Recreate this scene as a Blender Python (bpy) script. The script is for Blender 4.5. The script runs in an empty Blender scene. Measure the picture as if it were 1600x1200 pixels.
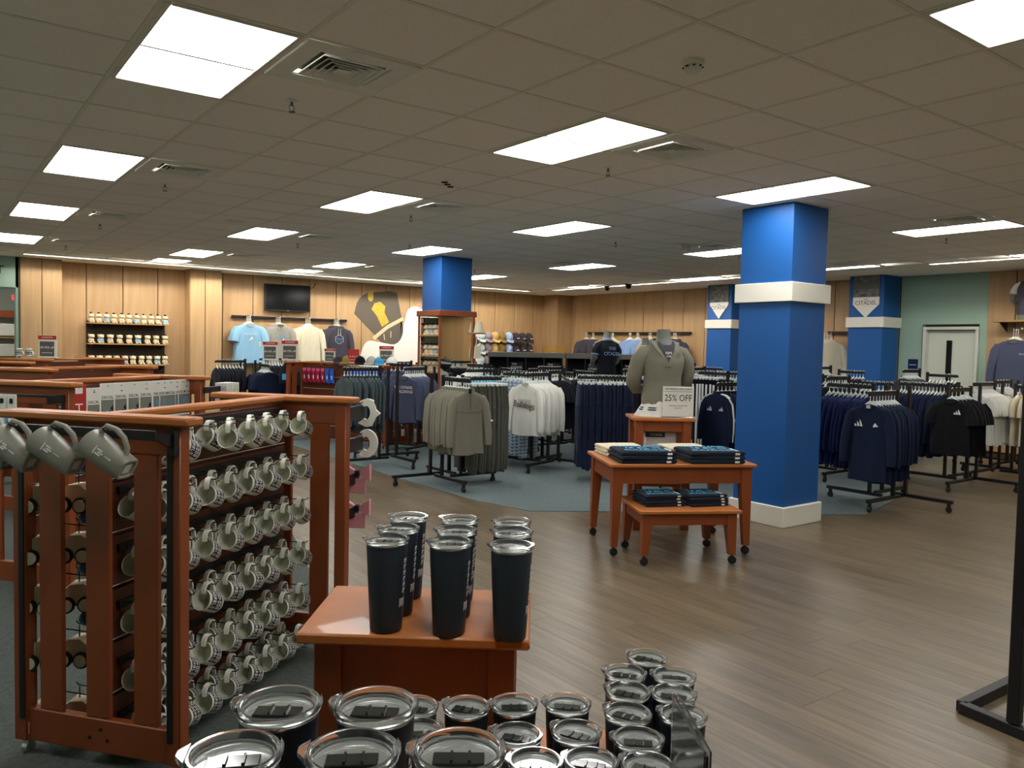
import bpy, bmesh, math, random
from math import sin, cos, pi, radians as R
from mathutils import Vector, Matrix, noise
random.seed(7)
S = bpy.context.scene
COL = S.collection
# ------------------------------------------------------------------ camera, light level, world
CH = 1.63                      # eye height
def setup_camera():
    pitch, roll, yaw, f = -0.0469610951, 0.0211667083, 0.641417898, 1241.99
    fw = Vector((sin(yaw), cos(yaw), 0)); rt = Vector((cos(yaw), -sin(yaw), 0)); up = Vector((0, 0, 1))
    F = fw * cos(pitch) + up * sin(pitch); D = up * cos(pitch) - fw * sin(pitch)
    r = rt * cos(roll) + D * sin(roll); d = D * cos(roll) - rt * sin(roll)
    cam = bpy.data.cameras.new('camera'); o = bpy.data.objects.new('camera', cam); COL.objects.link(o)
    cam.sensor_width = 36; cam.lens = 36 * f / 1600; cam.clip_start = 0.02; cam.clip_end = 100
    o.matrix_world = Matrix(((r.x, d.x, -F.x, 0), (r.y, d.y, -F.y, 0), (r.z, d.z, -F.z, CH), (0, 0, 0, 1)))
    S.camera = o
setup_camera()
LAMP = 12.5                    # radiance of the ceiling light panels
STRIP = 125.0                   # radiance of the wall-wash strips
S.view_settings.view_transform = 'Standard'
S.view_settings.look = 'None'
S.view_settings.gamma = 1
S.view_settings.exposure = 0.36
S.view_settings.use_curve_mapping = False
W = bpy.data.worlds.new('world'); S.world = W; W.use_nodes = True
W.node_tree.nodes['Background'].inputs[0].default_value = (0.5, 0.5, 0.5, 1)
W.node_tree.nodes['Background'].inputs[1].default_value = 0.02

# ------------------------------------------------------------------ materials
MATS = {}
def srgb(h):
    v = [int(h[i:i + 2], 16) / 255 for i in (0, 2, 4)]
    return tuple(x / 12.92 if x <= .04045 else ((x + .055) / 1.055) ** 2.4 for x in v)
def mat(name, col, rough=.6, metal=0, var=0, scale=(8, 8, 8), bump=0, rnd=0, emit=0, trans=0, coat=0, spec=.5, sheen=0, ior=1.45, alpha=1):
    if name in MATS: return MATS[name]
    if isinstance(col, str): col = srgb(col)
    m = bpy.data.materials.new(name); m.use_nodes = True; nt = m.node_tree; N = nt.nodes; L = nt.links
    b = N['Principled BSDF']
    b.inputs['Base Color'].default_value = (*col, 1); b.inputs['Roughness'].default_value = rough
    b.inputs['Metallic'].default_value = metal; b.inputs['IOR'].default_value = ior
    b.inputs['Transmission Weight'].default_value = trans; b.inputs['Coat Weight'].default_value = coat
    b.inputs['Specular IOR Level'].default_value = spec; b.inputs['Sheen Weight'].default_value = sheen
    if emit:
        b.inputs['Emission Color'].default_value = (*col, 1); b.inputs['Emission Strength'].default_value = emit
    if var or bump:
        tc = N.new('ShaderNodeTexCoord'); mp = N.new('ShaderNodeMapping'); mp.inputs['Scale'].default_value = scale
        nz = N.new('ShaderNodeTexNoise'); nz.inputs['Scale'].default_value = 1; nz.inputs['Detail'].default_value = 4
        L.new(tc.outputs['Object'], mp.inputs[0]); L.new(mp.outputs[0], nz.inputs[0])
    src = None
    if var:
        r = N.new('ShaderNodeValToRGB'); r.color_ramp.elements[0].position = .3; r.color_ramp.elements[1].position = .7
        r.color_ramp.elements[0].color = (*[c * (1 - var) for c in col], 1)
        r.color_ramp.elements[1].color = (*[min(1, c * (1 + var)) for c in col], 1)
        L.new(nz.outputs[0], r.inputs[0]); src = r.outputs[0]
    if rnd:
        oi = N.new('ShaderNodeObjectInfo'); ge = N.new('ShaderNodeNewGeometry'); ad = N.new('ShaderNodeMath'); ad.operation = 'ADD'
        fr = N.new('ShaderNodeMath'); fr.operation = 'FRACT'; L.new(oi.outputs['Random'], ad.inputs[0]); L.new(ge.outputs['Random Per Island'], ad.inputs[1])
        L.new(ad.outputs[0], fr.inputs[0])
        mr = N.new('ShaderNodeMapRange'); mr.inputs[3].default_value = 1 - rnd; mr.inputs[4].default_value = 1 + rnd
        L.new(fr.outputs[0], mr.inputs[0])
        hs = N.new('ShaderNodeHueSaturation'); L.new(mr.outputs[0], hs.inputs['Value'])
        if src: L.new(src, hs.inputs['Color'])
        else: hs.inputs['Color'].default_value = (*col, 1)
        src = hs.outputs[0]
    if src: L.new(src, b.inputs['Base Color'])
    if bump:
        bp = N.new('ShaderNodeBump'); bp.inputs['Strength'].default_value = bump; bp.inputs['Distance'].default_value = .004
        L.new(nz.outputs[0], bp.inputs['Height']); L.new(bp.outputs[0], b.inputs['Normal'])
    MATS[name] = m
    return m
M = lambda n: MATS[n]
mat('ceiling_tile', 'f6f2ea', .9, var=.03, scale=(60, 60, 60), bump=.15, rnd=.02)
mat('ceiling_bar', 'e6e4d6', .6)
mat('lamp', (1, .985, .95), .5, emit=LAMP)
mat('strip_lamp', (1, .96, .86), .5, emit=STRIP)
mat('lamp_frame', 'd8d4c8', .5)
mat('strip_housing', '8a867c', .5)
mat('vent_metal', 'e6e8e0', .5, var=.05)
mat('vent_dark', '14120f', .8)
mat('maple', 'b5936a', .45, var=.10, scale=(22, 22, 1.1), rnd=.05)
mat('maple_dark', '4a3420', .7)
mat('maple_shelf', 'a88352', .5, var=.08, scale=(6, 20, 20))
mat('teal_wall', '9db8a8', .7)
mat('door_paint', 'd0d4c8', .5)
mat('blue_paint', '0f5499', .5)
mat('white_trim', 'e6e3d6', .5)
mat('plank', '685a46', .32, var=.34, scale=(26, 1.6, 4), rnd=.14, spec=.6)
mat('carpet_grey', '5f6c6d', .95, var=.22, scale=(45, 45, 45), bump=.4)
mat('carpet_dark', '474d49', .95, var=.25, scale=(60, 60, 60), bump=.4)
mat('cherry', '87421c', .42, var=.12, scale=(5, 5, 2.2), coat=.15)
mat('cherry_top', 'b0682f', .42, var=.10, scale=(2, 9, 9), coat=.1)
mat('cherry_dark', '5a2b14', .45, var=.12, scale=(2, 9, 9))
mat('black_metal', '17161a', .4)
mat('black_matte', '111214', .6)
mat('chrome', 'd8d8d8', .12, metal=1)
mat('steel', 'dcdddb', .24, metal=1)
mat('mirror', 'e0ddd5', .03, metal=1)
mat('tumbler_navy', '28313a', .45)
mat('clear_plastic', 'f4f7f7', .05, trans=.96, ior=1.42)
mat('hanger_plastic', 'dfe6e1', .25, spec=.7)
mat('hanger_white', 'eceae0', .35)
mat('ceramic_white', 'e8e8da', .22)
mat('ceramic_in', 'dcdecd', .25)
mat('ceramic_grey', '98968a', .4)
mat('black_print', '101010', .4)
mat('white_print', 'e8e8e4', .5)
mat('blue_print', '4aa3d8', .5)
mat('cyan_print', '5fc3f2', .5)
mat('lightgrey_print', 'b8c0c2', .5)
mat('grey_print', '5a5a55', .5)
mat('red_print', 'b02a20', .5)
mat('sign_white', 'dcdad0', .4)
mat('sign_grey', '56554f', .5)
mat('screen', '0c0d0e', .12)
mat('wheel', '1c1a19', .5)
mat('gold', 'c9a83a', .5, var=.25, scale=(30, 30, 30))
mat('hat_grey', '5f564c', .7)
mat('hat_trim', 'd9c49a', .6)
mat('mural_white', 'efeae0', .6)
mat('mannequin', '6c6f68', .5)
mat('yellow_paint', 'd99a1a', .4)
mat('glass_dark', '1a1a18', .08)
mat('exit_red', (1, .03, .04), .5, emit=2.0)
mat('photo_grey', '6a6a68', .5, var=.65, scale=(9, 9, 14))
FAB = {}
def fab(name, h, var=.05, sc=(14, 14, 5)):
    FAB[name] = mat('fabric_' + name, h, .9, var=var, scale=sc, sheen=.04, spec=.25); return FAB[name]
for n, h in dict(fleece='7d7a6b', darkgrey='56574f', teal='414c50', slate='464b61', white='d9d8d0', navy='151f38', royal='17244f',
                 black='0d0e10', cream='dcd3b8', skyblue='8db9d6', cyan='3f97c8', charcoal='47434d', lightgrey='a9a89c', ink='151822',
                 darkshirt='1c2430', skirt='d2d2c8', tan='b09a72', beige='d9c8aa', periwinkle='86a2d0', cap_blue='9fb4d4', cap_ice='c3d2d2',
                 cap_mauve='93848c', cap_tan='c7a566', cap_camo='8d7240', cap_dark='3e363d', pink='cf5a80', palepink='d8949c', magenta='9c1e40', vividblue='2a62c8').items(): fab(n, h)

# ------------------------------------------------------------------ mesh kit
class G:
    def __init__(s): s.v = []; s.f = []; s.mi = []
    def add(s, v, f, m=0, T=None):
        o = len(s.v)
        s.v += [tuple(T @ Vector(p)) for p in v] if T else [tuple(p) for p in v]
        s.f += [tuple(i + o for i in q) for q in f]; s.mi += [m] * len(f); return s
    def box(s, c, d, b=0, m=0, T=None):
        x, y, z = d[0] / 2, d[1] / 2, d[2] / 2
        if not b:
            v = [(c[0] + i * x, c[1] + j * y, c[2] + k * z) for i in (-1, 1) for j in (-1, 1) for k in (-1, 1)]
            return s.add(v, [(0, 1, 3, 2), (4, 6, 7, 5), (0, 4, 5, 1), (2, 3, 7, 6), (0, 2, 6, 4), (1, 5, 7, 3)], m, T)
        b = min(b, x * .95, y * .95, z * .95); v = []; ix = {}
        for i in (-1, 1):
            for j in (-1, 1):
                for k in (-1, 1):
                    ix[i, j, k] = len(v)
                    v += [(c[0] + i * x, c[1] + j * (y - b), c[2] + k * (z - b)), (c[0] + i * (x - b), c[1] + j * y, c[2] + k * (z - b)), (c[0] + i * (x - b), c[1] + j * (y - b), c[2] + k * z)]
        f = []; q = ((-1, -1), (1, -1), (1, 1), (-1, 1))
        for t in (-1, 1):
            f += [tuple(ix[t, a, e] for a, e in q), tuple(ix[a, t, e] + 1 for a, e in q), tuple(ix[a, e, t] + 2 for a, e in q)]
        for a in (-1, 1):
            for e in (-1, 1):
                f += [(ix[a, e, -1], ix[a, e, -1] + 1, ix[a, e, 1] + 1, ix[a, e, 1]), (ix[a, -1, e], ix[a, -1, e] + 2, ix[a, 1, e] + 2, ix[a, 1, e]),
                      (ix[-1, a, e] + 1, ix[-1, a, e] + 2, ix[1, a, e] + 2, ix[1, a, e] + 1)]
        for t in ix.values(): f.append((t, t + 1, t + 2))
        return s.add(v, f, m, T)
    def loft(s, rings, cap=(1, 1), m=0, T=None, closed=True):
        n = len(rings[0]); v = [p for r in rings for p in r]; f = []
        for i in range(len(rings) - 1):
            for j in range(n if closed else n - 1):
                k = (j + 1) % n; f.append((i * n + j, i * n + k, (i + 1) * n + k, (i + 1) * n + j))
        if cap[0]: f.append(tuple(range(n - 1, -1, -1)))
        if cap[1]: f.append(tuple((len(rings) - 1) * n + j for j in range(n)))
        return s.add(v, f, m, T)
    def lathe(s, prof, n=16, m=0, T=None, cap=(0, 0)):
        return s.loft([[(r * cos(2 * pi * j / n), r * sin(2 * pi * j / n), z) for j in range(n)] for r, z in prof], cap, m, T)
    def tube(s, pts, rad, n=6, m=0, T=None, flat=None, cap=(1, 1)):
        pts = [Vector(p) for p in pts]; rings = []
        if not hasattr(rad, '__len__'): rad = [rad] * len(pts)
        up = None
        for i, p in enumerate(pts):
            t = (pts[min(i + 1, len(pts) - 1)] - pts[max(i - 1, 0)]).normalized()
            if up is None: up = Vector((0, 1, 0)) if abs(t.y) < .9 else Vector((1, 0, 0))
            a = (up - t * up.dot(t)).normalized(); b = t.cross(a); up = a
            rg = []
            for j in range(n):
                q = p + (a * cos(2 * pi * j / n) + b * sin(2 * pi * j / n)) * rad[i]
                if flat: q.y = p.y + (q.y - p.y) * flat
                rg.append(tuple(q))
            rings.append(rg)
        return s.loft(rings, cap, m, T)
    def cyl(s, p0, p1, r, n=10, m=0, T=None, r1=None): return s.tube([p0, p1], [r, r if r1 is None else r1], n, m, T)
    def ell(s, c, r, n=10, k=6, m=0, T=None):
        rings = []
        for i in range(k + 1):
            a = -pi / 2 + pi * (i if 0 < i < k else (.12 if i == 0 else k - .12)) / k
            rings.append([(c[0] + r[0] * cos(a) * cos(2 * pi * j / n), c[1] + r[1] * cos(a) * sin(2 * pi * j / n), c[2] + r[2] * sin(a)) for j in range(n)])
        return s.loft(rings, (1, 1), m, T)
    def prism(s, poly, z0, z1, m=0, T=None):
        n = len(poly)
        return s.loft([[(x, y, z0) for x, y in poly], [(x, y, z1) for x, y in poly]], (1, 1), m, T)
    def mesh(s, name, mats, smooth=40, fix=True):
        me = bpy.data.meshes.new(name); me.from_pydata(s.v, [], s.f)
        mats = mats if isinstance(mats, (list, tuple)) else [mats]
        for m in mats: me.materials.append(M(m) if isinstance(m, str) else m)
        if len(mats) > 1: me.polygons.foreach_set('material_index', s.mi)
        if fix:
            b = bmesh.new(); b.from_mesh(me); bmesh.ops.recalc_face_normals(b, faces=b.faces); b.to_mesh(me); b.free()
        if smooth:
            me.shade_smooth(); me.set_sharp_from_angle(angle=R(smooth))
        return me
    def obj(s, name, mats, parent=None, loc=None, rot=None, smooth=40, fix=True):
        return mobj(name, s.mesh(name, mats, smooth, fix), parent, loc, rot)
def mobj(name, me, parent=None, loc=None, rot=None):
    o = bpy.data.objects.new(name, me); COL.objects.link(o)
    if loc is not None: o.location = loc
    if rot is not None: o.rotation_euler = rot
    if parent: o.parent = parent
    return o
def tag(o, label=None, cat=None, group=None, kind=None):
    for k, v in (('label', label), ('category', cat), ('group', group), ('kind', kind)):
        if v: o[k] = v
        elif k in o and k == 'group': del o[k]
    return o
def thing(name, label, cat, loc=(0, 0, 0), rotz=0, group=None):
    o = bpy.data.objects.new(name, None); COL.objects.link(o); o.location = loc; o.rotation_euler = (0, 0, rotz); o.empty_display_size = .1
    return tag(o, label, cat, group)
def struct(name, g, m, **k): return tag(g.obj(name, m, **k), kind='structure')
def dup(o, loc=None, rot=None, label=None, group=None, parent=None):
    c = o.copy(); COL.objects.link(c)
    if loc is not None: c.location = loc
    if rot is not None: c.rotation_euler = (0, 0, rot) if not hasattr(rot, '__len__') else rot
    if parent: c.parent = parent
    if label: tag(c, label, None, group or o.get('group'))
    for ch in o.children: dup(ch, parent=c)
    return c
TXT = {}
def text_mesh(body, size, m, ext=.0008):
    k = (body, size, m)
    if k in TXT: return TXT[k]
    cu = bpy.data.curves.new('lettering', 'FONT'); cu.body = body; cu.size = size; cu.align_x = 'CENTER'; cu.align_y = 'CENTER'; cu.extrude = ext; cu.resolution_u = 2
    o = bpy.data.objects.new('lettering', cu); COL.objects.link(o); bpy.context.view_layer.update()
    me = bpy.data.meshes.new_from_object(o.evaluated_get(bpy.context.evaluated_depsgraph_get())); bpy.data.objects.remove(o)
    me.materials.clear(); me.materials.append(M(m)); TXT[k] = me; return me
def text(body, size, m, parent, loc, rot=(pi / 2, 0, 0), sx=1):
    o = mobj('lettering', text_mesh(body, size, m), parent, loc, rot); o.scale = (sx, 1, 1); return o
ORD = ['first', 'second', 'third', 'fourth', 'fifth', 'sixth', 'seventh', 'eighth', 'ninth', 'tenth', 'eleventh', 'twelfth']
# ================================================================== SETTING
TS = .6096; TX0 = 1.33172 * TS; TY0 = 5.73893 * TS; CZ = 3.006
tx = lambda v: v * TS + TX0
ty = lambda u: u * TS + TY0
XR, YB = 13.9, 16.6            # right wall plane, back wall plane
# floor slab with planks
g = G(); g.box((5.5, 6.5, -.06), (17.2, 19.4, .1)); floor = struct('floor', g, 'maple_dark', smooth=0)
PW, PL = .18, 1.22
CARP = [(4.75, 16.3), (4.66, 8.5), (4.68, 6.9), (4.84, 6.15), (5.5, 5.72), (7.02, 4.63), (7.7, 4.25), (9.38, 4.66), (10.4, 5.6), (10.4, 16.3)]
CARP2 = [(-2.9, -1), (.45, 0), (.9, 1.8), (1.45, 3.3), (2.1, 4.9), (3.5, 10), (3.6, 16.2), (-2.9, 16.2)]
def inside(p, poly):
    c = False; n = len(poly)
    for i in range(n):
        (x1, y1), (x2, y2) = poly[i], poly[(i + 1) % n]
        if (y1 > p[1]) != (y2 > p[1]) and p[0] < (x2 - x1) * (p[1] - y1) / (y2 - y1) + x1: c = not c
    return c
cells = []
for i in range(int(16.6 / PW)):
    x = -2.7 + (i + .5) * PW; off = random.random() * PL
    for j in range(-1, 17):
        y0 = -2.9 + off + j * PL
        y1 = min(y0 + PL, YB); y0 = max(y0, -2.9)
        if y1 - y0 < .05 or x > XR: continue
        y = (y0 + y1) / 2
        hid = all(inside((x, q), CARP) or inside((x, q), CARP2) for q in (y0, y, y1))
        d = .598 * x + .801 * y; s_ = .801 * x - .598 * y
        vis = d > 1.6 and abs(s_) < .66 * d + .3 and not hid
        cells.append((not vis, d, x, y, y1 - y0))
cells.sort(key=lambda c: (c[0], c[1]))
pm = {}
rest = G()
for k, (nv, d, x, y, l) in enumerate(cells):
    if k < 290 and not nv:
        key = round(l, 3)
        if key not in pm: pm[key] = G().box((0, 0, 0), (PW - .0012, l - .0012, .012), .0006).mesh('plank', 'plank', smooth=0)
        mobj('plank', pm[key], floor, (x, y, -.006))
    else: rest.box((x, y, -.006), (PW - .0012, l - .0012, .012))
o = rest.obj('planks_beyond', 'plank', floor, smooth=0); o['kind'] = 'stuff'
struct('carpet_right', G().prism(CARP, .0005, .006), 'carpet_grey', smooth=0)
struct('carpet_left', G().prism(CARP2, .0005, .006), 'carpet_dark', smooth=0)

# ceiling: slab, T-bars, tiles; lights and vents take the place of tiles
ceil = struct('ceiling', G().box((5.5, 6.5, CZ + .16), (17.2, 19.4, .1)), 'ceiling_tile', smooth=0)
LIGHTS = [(v, u, 2) for v in (0, 4, 8, 13) for u in (-5, 0, 5, 10, 15)] + [(18, u, 2) for u in (0, 5, 10)] + [(18, 16, 1), (4, 18, 1), (8, 18, 1), (13, 18, 1), (-4, 0, 2), (-4, 5, 2), (-4, 10, 2)]
VENTS = [(1, 0), (1, 5), (1, 10), (1, 15), (5, 0), (5, 5), (5, 10), (5, 15), (12, 0), (12, 5), (12, 10), (17, 5), (17, 10), (9, 15)]
occ = {}
for v, u, n in LIGHTS:
    for k in range(n): occ[v, u + k] = 1
for v, u in VENTS: occ[v, u] = 1
SLX, SLY = (12.22, 12.36), (15.58, 15.72)   # slots of the strip lights
tile_me = G().box((0, 0, 0), (TS - .022, TS - .022, .016), .003).mesh('tile', 'ceiling_tile', smooth=0)
tl = []
for v in range(-6, 22):
    for u in range(-11, 21):
        x, y = tx(v + .5), ty(u + .5)
        if (v, u) in occ or x < -2.7 or y < -2.7 or x > XR - .2 or y > YB - .2: continue
        if x + TS / 2 > 12.05 or y + TS / 2 > 15.42: continue
        d = .598 * x + .801 * y; s_ = .801 * x - .598 * y
        tl.append((not (d > 1.8 and abs(s_) < .68 * d + .4), d, x, y))
tl.sort(key=lambda c: (c[0], c[1])); rest = G()
for k, (nv, d, x, y) in enumerate(tl):
    if k < 290 and not nv: mobj('tile', tile_me, ceil, (x, y, CZ + .012))
    else: rest.box((x, y, CZ + .012), (TS - .022, TS - .022, .016))
o = rest.obj('tiles_beyond', 'ceiling_tile', ceil, smooth=0); o['kind'] = 'stuff'
bx = G().box((0, 0, 0), (.022, 18.4, .02)).mesh('grid_bar', 'ceiling_bar', smooth=0)
by = G().box((0, 0, 0), (15.0, .022, .02)).mesh('grid_bar', 'ceiling_bar', smooth=0)
for v in range(-6, 20): 
    if tx(v) < 12.1: mobj('grid_bar', bx, ceil, (tx(v), 6.2, CZ + .012))
for u in range(-10, 21):
    if ty(u) < 15.5: mobj('grid_bar', by, ceil, (4.6, ty(u), CZ + .0115))
# plain plaster border with the two light slots, along back wall and right wall
def border(name, x0, x1, y0, y1): struct(name, G().box(((x0 + x1) / 2, (y0 + y1) / 2, CZ + .05), (x1 - x0, y1 - y0, .1)), 'ceiling_tile', smooth=0)
border('ceiling_edge_back', -2.8, XR, SLY[1], YB)
border('ceiling_edge_back_inner', -2.8, SLX[0], 15.42, SLY[0])
border('ceiling_edge_right', SLX[1], XR, -2.8, SLY[1])
border('ceiling_edge_right_inner', 12.08, SLX[0], -2.8, 15.42)
def strip(name, x0, x1, y0, y1, label):
    t = thing(name, label, 'light', ((x0 + x1) / 2, (y0 + y1) / 2, CZ), 0, 'recessed wall-wash strips')
    dx, dy = x1 - x0, y1 - y0; w = .006; h = G()
    if dx > dy: G().box((0, -dy / 2 + .022, .046), (dx - .02, .03, .008)).obj('diffuser', 'strip_lamp', t, smooth=0)
    else: G().box((-dx / 2 + .022, 0, .046), (.03, dy - .02, .008)).obj('diffuser', 'strip_lamp', t, smooth=0)
    h.box((0, 0, .056), (dx, dy, .008))
    for sx in (-1, 1): h.box((sx * (dx / 2 - w / 2), 0, .028), (w, dy, .048)); h.box((0, sx * (dy / 2 - w / 2), .028), (dx - 2 * w, w, .048))
    h.obj('housing', 'strip_housing', t, smooth=0)
for k, (a, b, w) in enumerate([(1.42, 2.9, 'leftmost, above the plush shelves'), (2.93, 6.6, 'above the wall television'), (6.63, 9.9, 'above the wall mural'), (9.93, 12.2, 'above the cap display')]):
    strip('strip_light', a, b, *SLY, 'thin warm strip light sunk into the ceiling, ' + w)
for k, (a, b, w) in enumerate([(11.6, 14.9, 'in the far right corner by the black domes'), (9.0, 11.57, 'beside the far banner column'), (3.0, 5.95, 'in front of the pale green door wall'), (-1, 2.97, 'at the right end of the room')]):
    strip('strip_light', *SLX, a, b, 'thin strip light sunk into the ceiling, ' + w)
for (x0, x1, y0, y1) in [(-2.8, 1.42, *SLY), (*SLX, 5.95, 9.0), (*SLX, 14.9, SLY[1])]: border('ceiling_edge', x0, x1, y0, y1)

# troffers
def light_proto(n):
    t = thing('ceiling_light', 'x', 'light'); L = n * TS
    G().box((0, 0, .006), (TS - .07, L - .07, .008)).obj('diffuser', 'lamp', t, smooth=0)
    f = G(); a, b = TS / 2 - .012, L / 2 - .012; w = .024
    for s in (-1, 1): f.box((s * (a - w / 2), 0, .004), (w, 2 * b, .018), .003); f.box((0, s * (b - w / 2), .004), (2 * (a - w), w, .018), .003)
    f.obj('frame', 'lamp_frame', t, smooth=0); return t
LP = {2: light_proto(2), 1: light_proto(1)}; used = set()
cw = {-4: 'outside the left edge', 0: 'leftmost row', 4: 'second row from the left', 8: 'row over the columns', 13: 'second row from the right', 18: 'rightmost row by the strip'}
uw = {-5: 'overhead, nearest', 0: 'nearest but one', 5: 'third from the front', 10: 'fourth from the front', 15: 'next to last', 16: 'at the far end', 18: 'small far one'}
for v, u, n in LIGHTS:
    lab = 'white ceiling light panel, %s, %s' % (cw[v], uw[u])
    loc = (tx(v + .5), ty(u + n / 2), CZ)
    if n in used: dup(LP[n], loc, 0, lab, 'ceiling light panels')
    else: used.add(n); LP[n].location = loc; tag(LP[n], lab, 'light', 'ceiling light panels')
# air vents
def sq(h, z): return [(-h, -h, z), (h, -h, z), (h, h, z), (-h, h, z)]
def vent_proto():
    t = thing('air_vent', 'x', 'vent')
    G().loft([sq(.292, .004), sq(.292, -.008), sq(.19, -.008), sq(.185, .0)], (0, 0)).obj('face_plate', 'vent_metal', t, smooth=0)
    G().box((0, 0, .03), (.40, .40, .006)).obj('backing', 'vent_dark', t, smooth=0)
    for k, h in enumerate((.168, .135, .102, .069)): G().loft([sq(h, -.012), sq(h - .006, -.012), sq(h - .03, .012), sq(h - .024, .012), sq(h, -.012)], (0, 0)).obj('louver', 'vent_metal', t, smooth=0)
    G().loft([sq(.038, -.012), sq(.012, .012)], (1, 1)).obj('center_cone', 'vent_metal', t, smooth=0)
    return t
VP = vent_proto()
vw = {1: 'left row', 5: 'second row', 9: 'row over the mirrored column', 12: 'third row', 17: 'right row'}; vu = {0: 'nearest', 5: 'second from the front', 10: 'third from the front', 15: 'at the back'}
for k, (v, u) in enumerate(VENTS):
    lab = 'grey louvered ceiling vent, %s, %s' % (vw[v], vu[u])
    if k: dup(VP, (tx(v + .5), ty(u + .5), CZ), 0, lab, 'ceiling air vents')
    else: VP.location = (tx(v + .5), ty(u + .5), CZ); tag(VP, lab, 'vent', 'ceiling air vents')
# sprinklers
def spr():
    t = thing('sprinkler', 'x', 'sprinkler')
    G().lathe([(.03, 0), (.03, -.004), (.012, -.008)], 12, cap=(1, 1)).obj('escutcheon', 'vent_metal', t)
    h = G().cyl((0, 0, -.004), (0, 0, -.03), .008, 8); 
    for s in (-1, 1): h.tube([(s * .009, 0, -.025), (s * .016, 0, -.045), (s * .004, 0, -.062)], .0025, 5)
    h.obj('yoke', 'grey_print', t)
    G().lathe([(.02, -.062), (.02, -.065)], 12, cap=(1, 1)).obj('deflector', 'grey_print', t); return t
SP = spr()
SPR = [(1.5, 1.6, 'nearest, left of the first vent'), (1.57, 6.7, 'second in the left row'), (1.57, 11.9, 'third in the left row'), (1.6, 16.7, 'last in the left row'), (5.6, 1.63, 'beside the middle vent, nearest'), (5.6, 6.6, 'in front of the middle vent, second'),
       (5.64, 11.9, 'in the middle row, third'), (10.5, 6.55, 'over the aisle right of the mirrored column'), (7.6, 10.2, 'just left of the mirrored column'), (12, 14.1, 'at the back near the cap display'), (14.5, 1.63, 'below the right vent'), (14.27, 6.27, 'left of the near blue column')]
for k, (v, u, w) in enumerate(SPR):
    loc = (tx(v), ty(u), CZ + .003); lab = 'small fire sprinkler head on the ceiling, ' + w
    if k: dup(SP, loc, 0, lab, 'ceiling sprinklers')
    else: SP.location = loc; tag(SP, lab, 'sprinkler', 'ceiling sprinklers')
t = thing('smoke_detector', 'round white smoke detector on a ceiling tile near the top', 'detector', (3.557, ty(-1.47) - 0, CZ + .004))
t.location = (tx(3.557), ty(-1.474), CZ + .004)
G().lathe([(.055, 0), (.055, -.012), (.05, -.018), (.043, -.022)], 20, cap=(1, 1)).obj('base', 'white_trim', t)
G().lathe([(.042, -.022), (.042, -.04), (.034, -.052), (.012, -.056)], 20, cap=(1, 1)).obj('sensor_head', 'white_trim', t)
for k in range(8):
    a = k * pi / 4; G().box((.0425 * cos(a), .0425 * sin(a), -.031), (.004, .018, .006), T=None).obj('slot', 'vent_dark', t, smooth=0)
t = thing('ceiling_speaker', 'round pale ceiling speaker in a far tile above the left aisle', 'speaker', (tx(3.5), ty(9.6), CZ + .004))
G().lathe([(.12, 0), (.12, -.006), (.1, -.01)], 24, cap=(1, 1)).obj('rim', 'white_trim', t); G().lathe([(.098, -.009), (.05, -.014)], 24, cap=(1, 1)).obj('grille', 'lamp_frame', t)
t = thing('ceiling_sensor_strip', 'small row of dark sensors on a ceiling tile above the middle aisle', 'sensor', (tx(4.62), ty(3.84), CZ + .004), .75)
G().box((0, 0, -.004), (.3, .05, .01), .003).obj('plate', 'ceiling_tile', t)
for x in (-.09, 0, .1): G().lathe([(.028, -.008), (.028, -.014)], 10, cap=(1, 1), T=Matrix.Translation((x, 0, 0))).obj('sensor', 'vent_dark', t)
for k, (v, u, w) in enumerate([(19.3, 15.46, 'larger, left'), (19.11, 14.2, 'smaller, right')]):
    t = thing('dome_camera', 'black dome camera hanging by the far corner strip light, %s of the two' % w, 'camera', (tx(v) - .35, ty(u), CZ + .0))
    G().lathe([(.07, 0), (.07, -.03)], 14, cap=(1, 1)).obj('mount', 'black_matte', t); G().ell((0, 0, -.04), (.06, .06, .06), 14, 8).obj('dome', 'screen', t)
t = thing('exit_light_bracket', 'small white emergency lamp on the ceiling left of the near column', 'lamp', (tx(11.8), ty(5.83), CZ))
G().box((0, 0, -.03), (.2, .1, .06), .01).obj('housing', 'white_trim', t)
for s in (-1, 1): G().ell((s * .06, -.05, -.05), (.035, .03, .035)).obj('lamp_head', 'lamp_frame', t)

# ---- walls (panelled in maple)
def wall(name, axis, at, a0, a1, sgn, z1=CZ, pw=.62, start=None, m='maple'):
    """axis 'x': wall plane x=at running over y in a0..a1; room on the side sgn"""
    def bx_(a, b, z0, z, d0, d1):
        c, w = (a + b) / 2, b - a; d, t = (d0 + d1) / 2, abs(d1 - d0)
        return ((at - sgn * d, c, (z0 + z) / 2), (t, w, z - z0)) if axis == 'x' else ((c, at - sgn * d, (z0 + z) / 2), (w, t, z - z0))
    c, d = bx_(a0, a1, 0, z1, .02, .12); w = struct(name, G().box(c, d), 'maple_dark', smooth=0)
    a = a0
    while a < a1 - .01:
        b = min(a + pw, a1) if a > a0 or not start else min(start, a1)
        if a1 - b < .08: b = a1
        c, d = bx_(a + .007, b - .007, .1, z1, 0, .02)
        G().box((0, 0, 0), d, .003).obj('panel', m, w, c, smooth=0); a = b
    return w
wall('wall_back', 'y', YB, 2.06, XR, -1, start=2.5)
wall('wall_right_far', 'x', XR, 7.22, YB, -1)
wall('wall_right_near', 'x', XR, -2.8, 5.77, -1, start=-2.7)
g = G().box((XR + .1, 7.04, 1.5), (.1, .44, CZ)); g.box((XR + .1, 5.83, 1.5), (.1, .14, CZ)); g.box((XR + .1, 6.36, 2.585), (.1, .92, .84))
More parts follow.
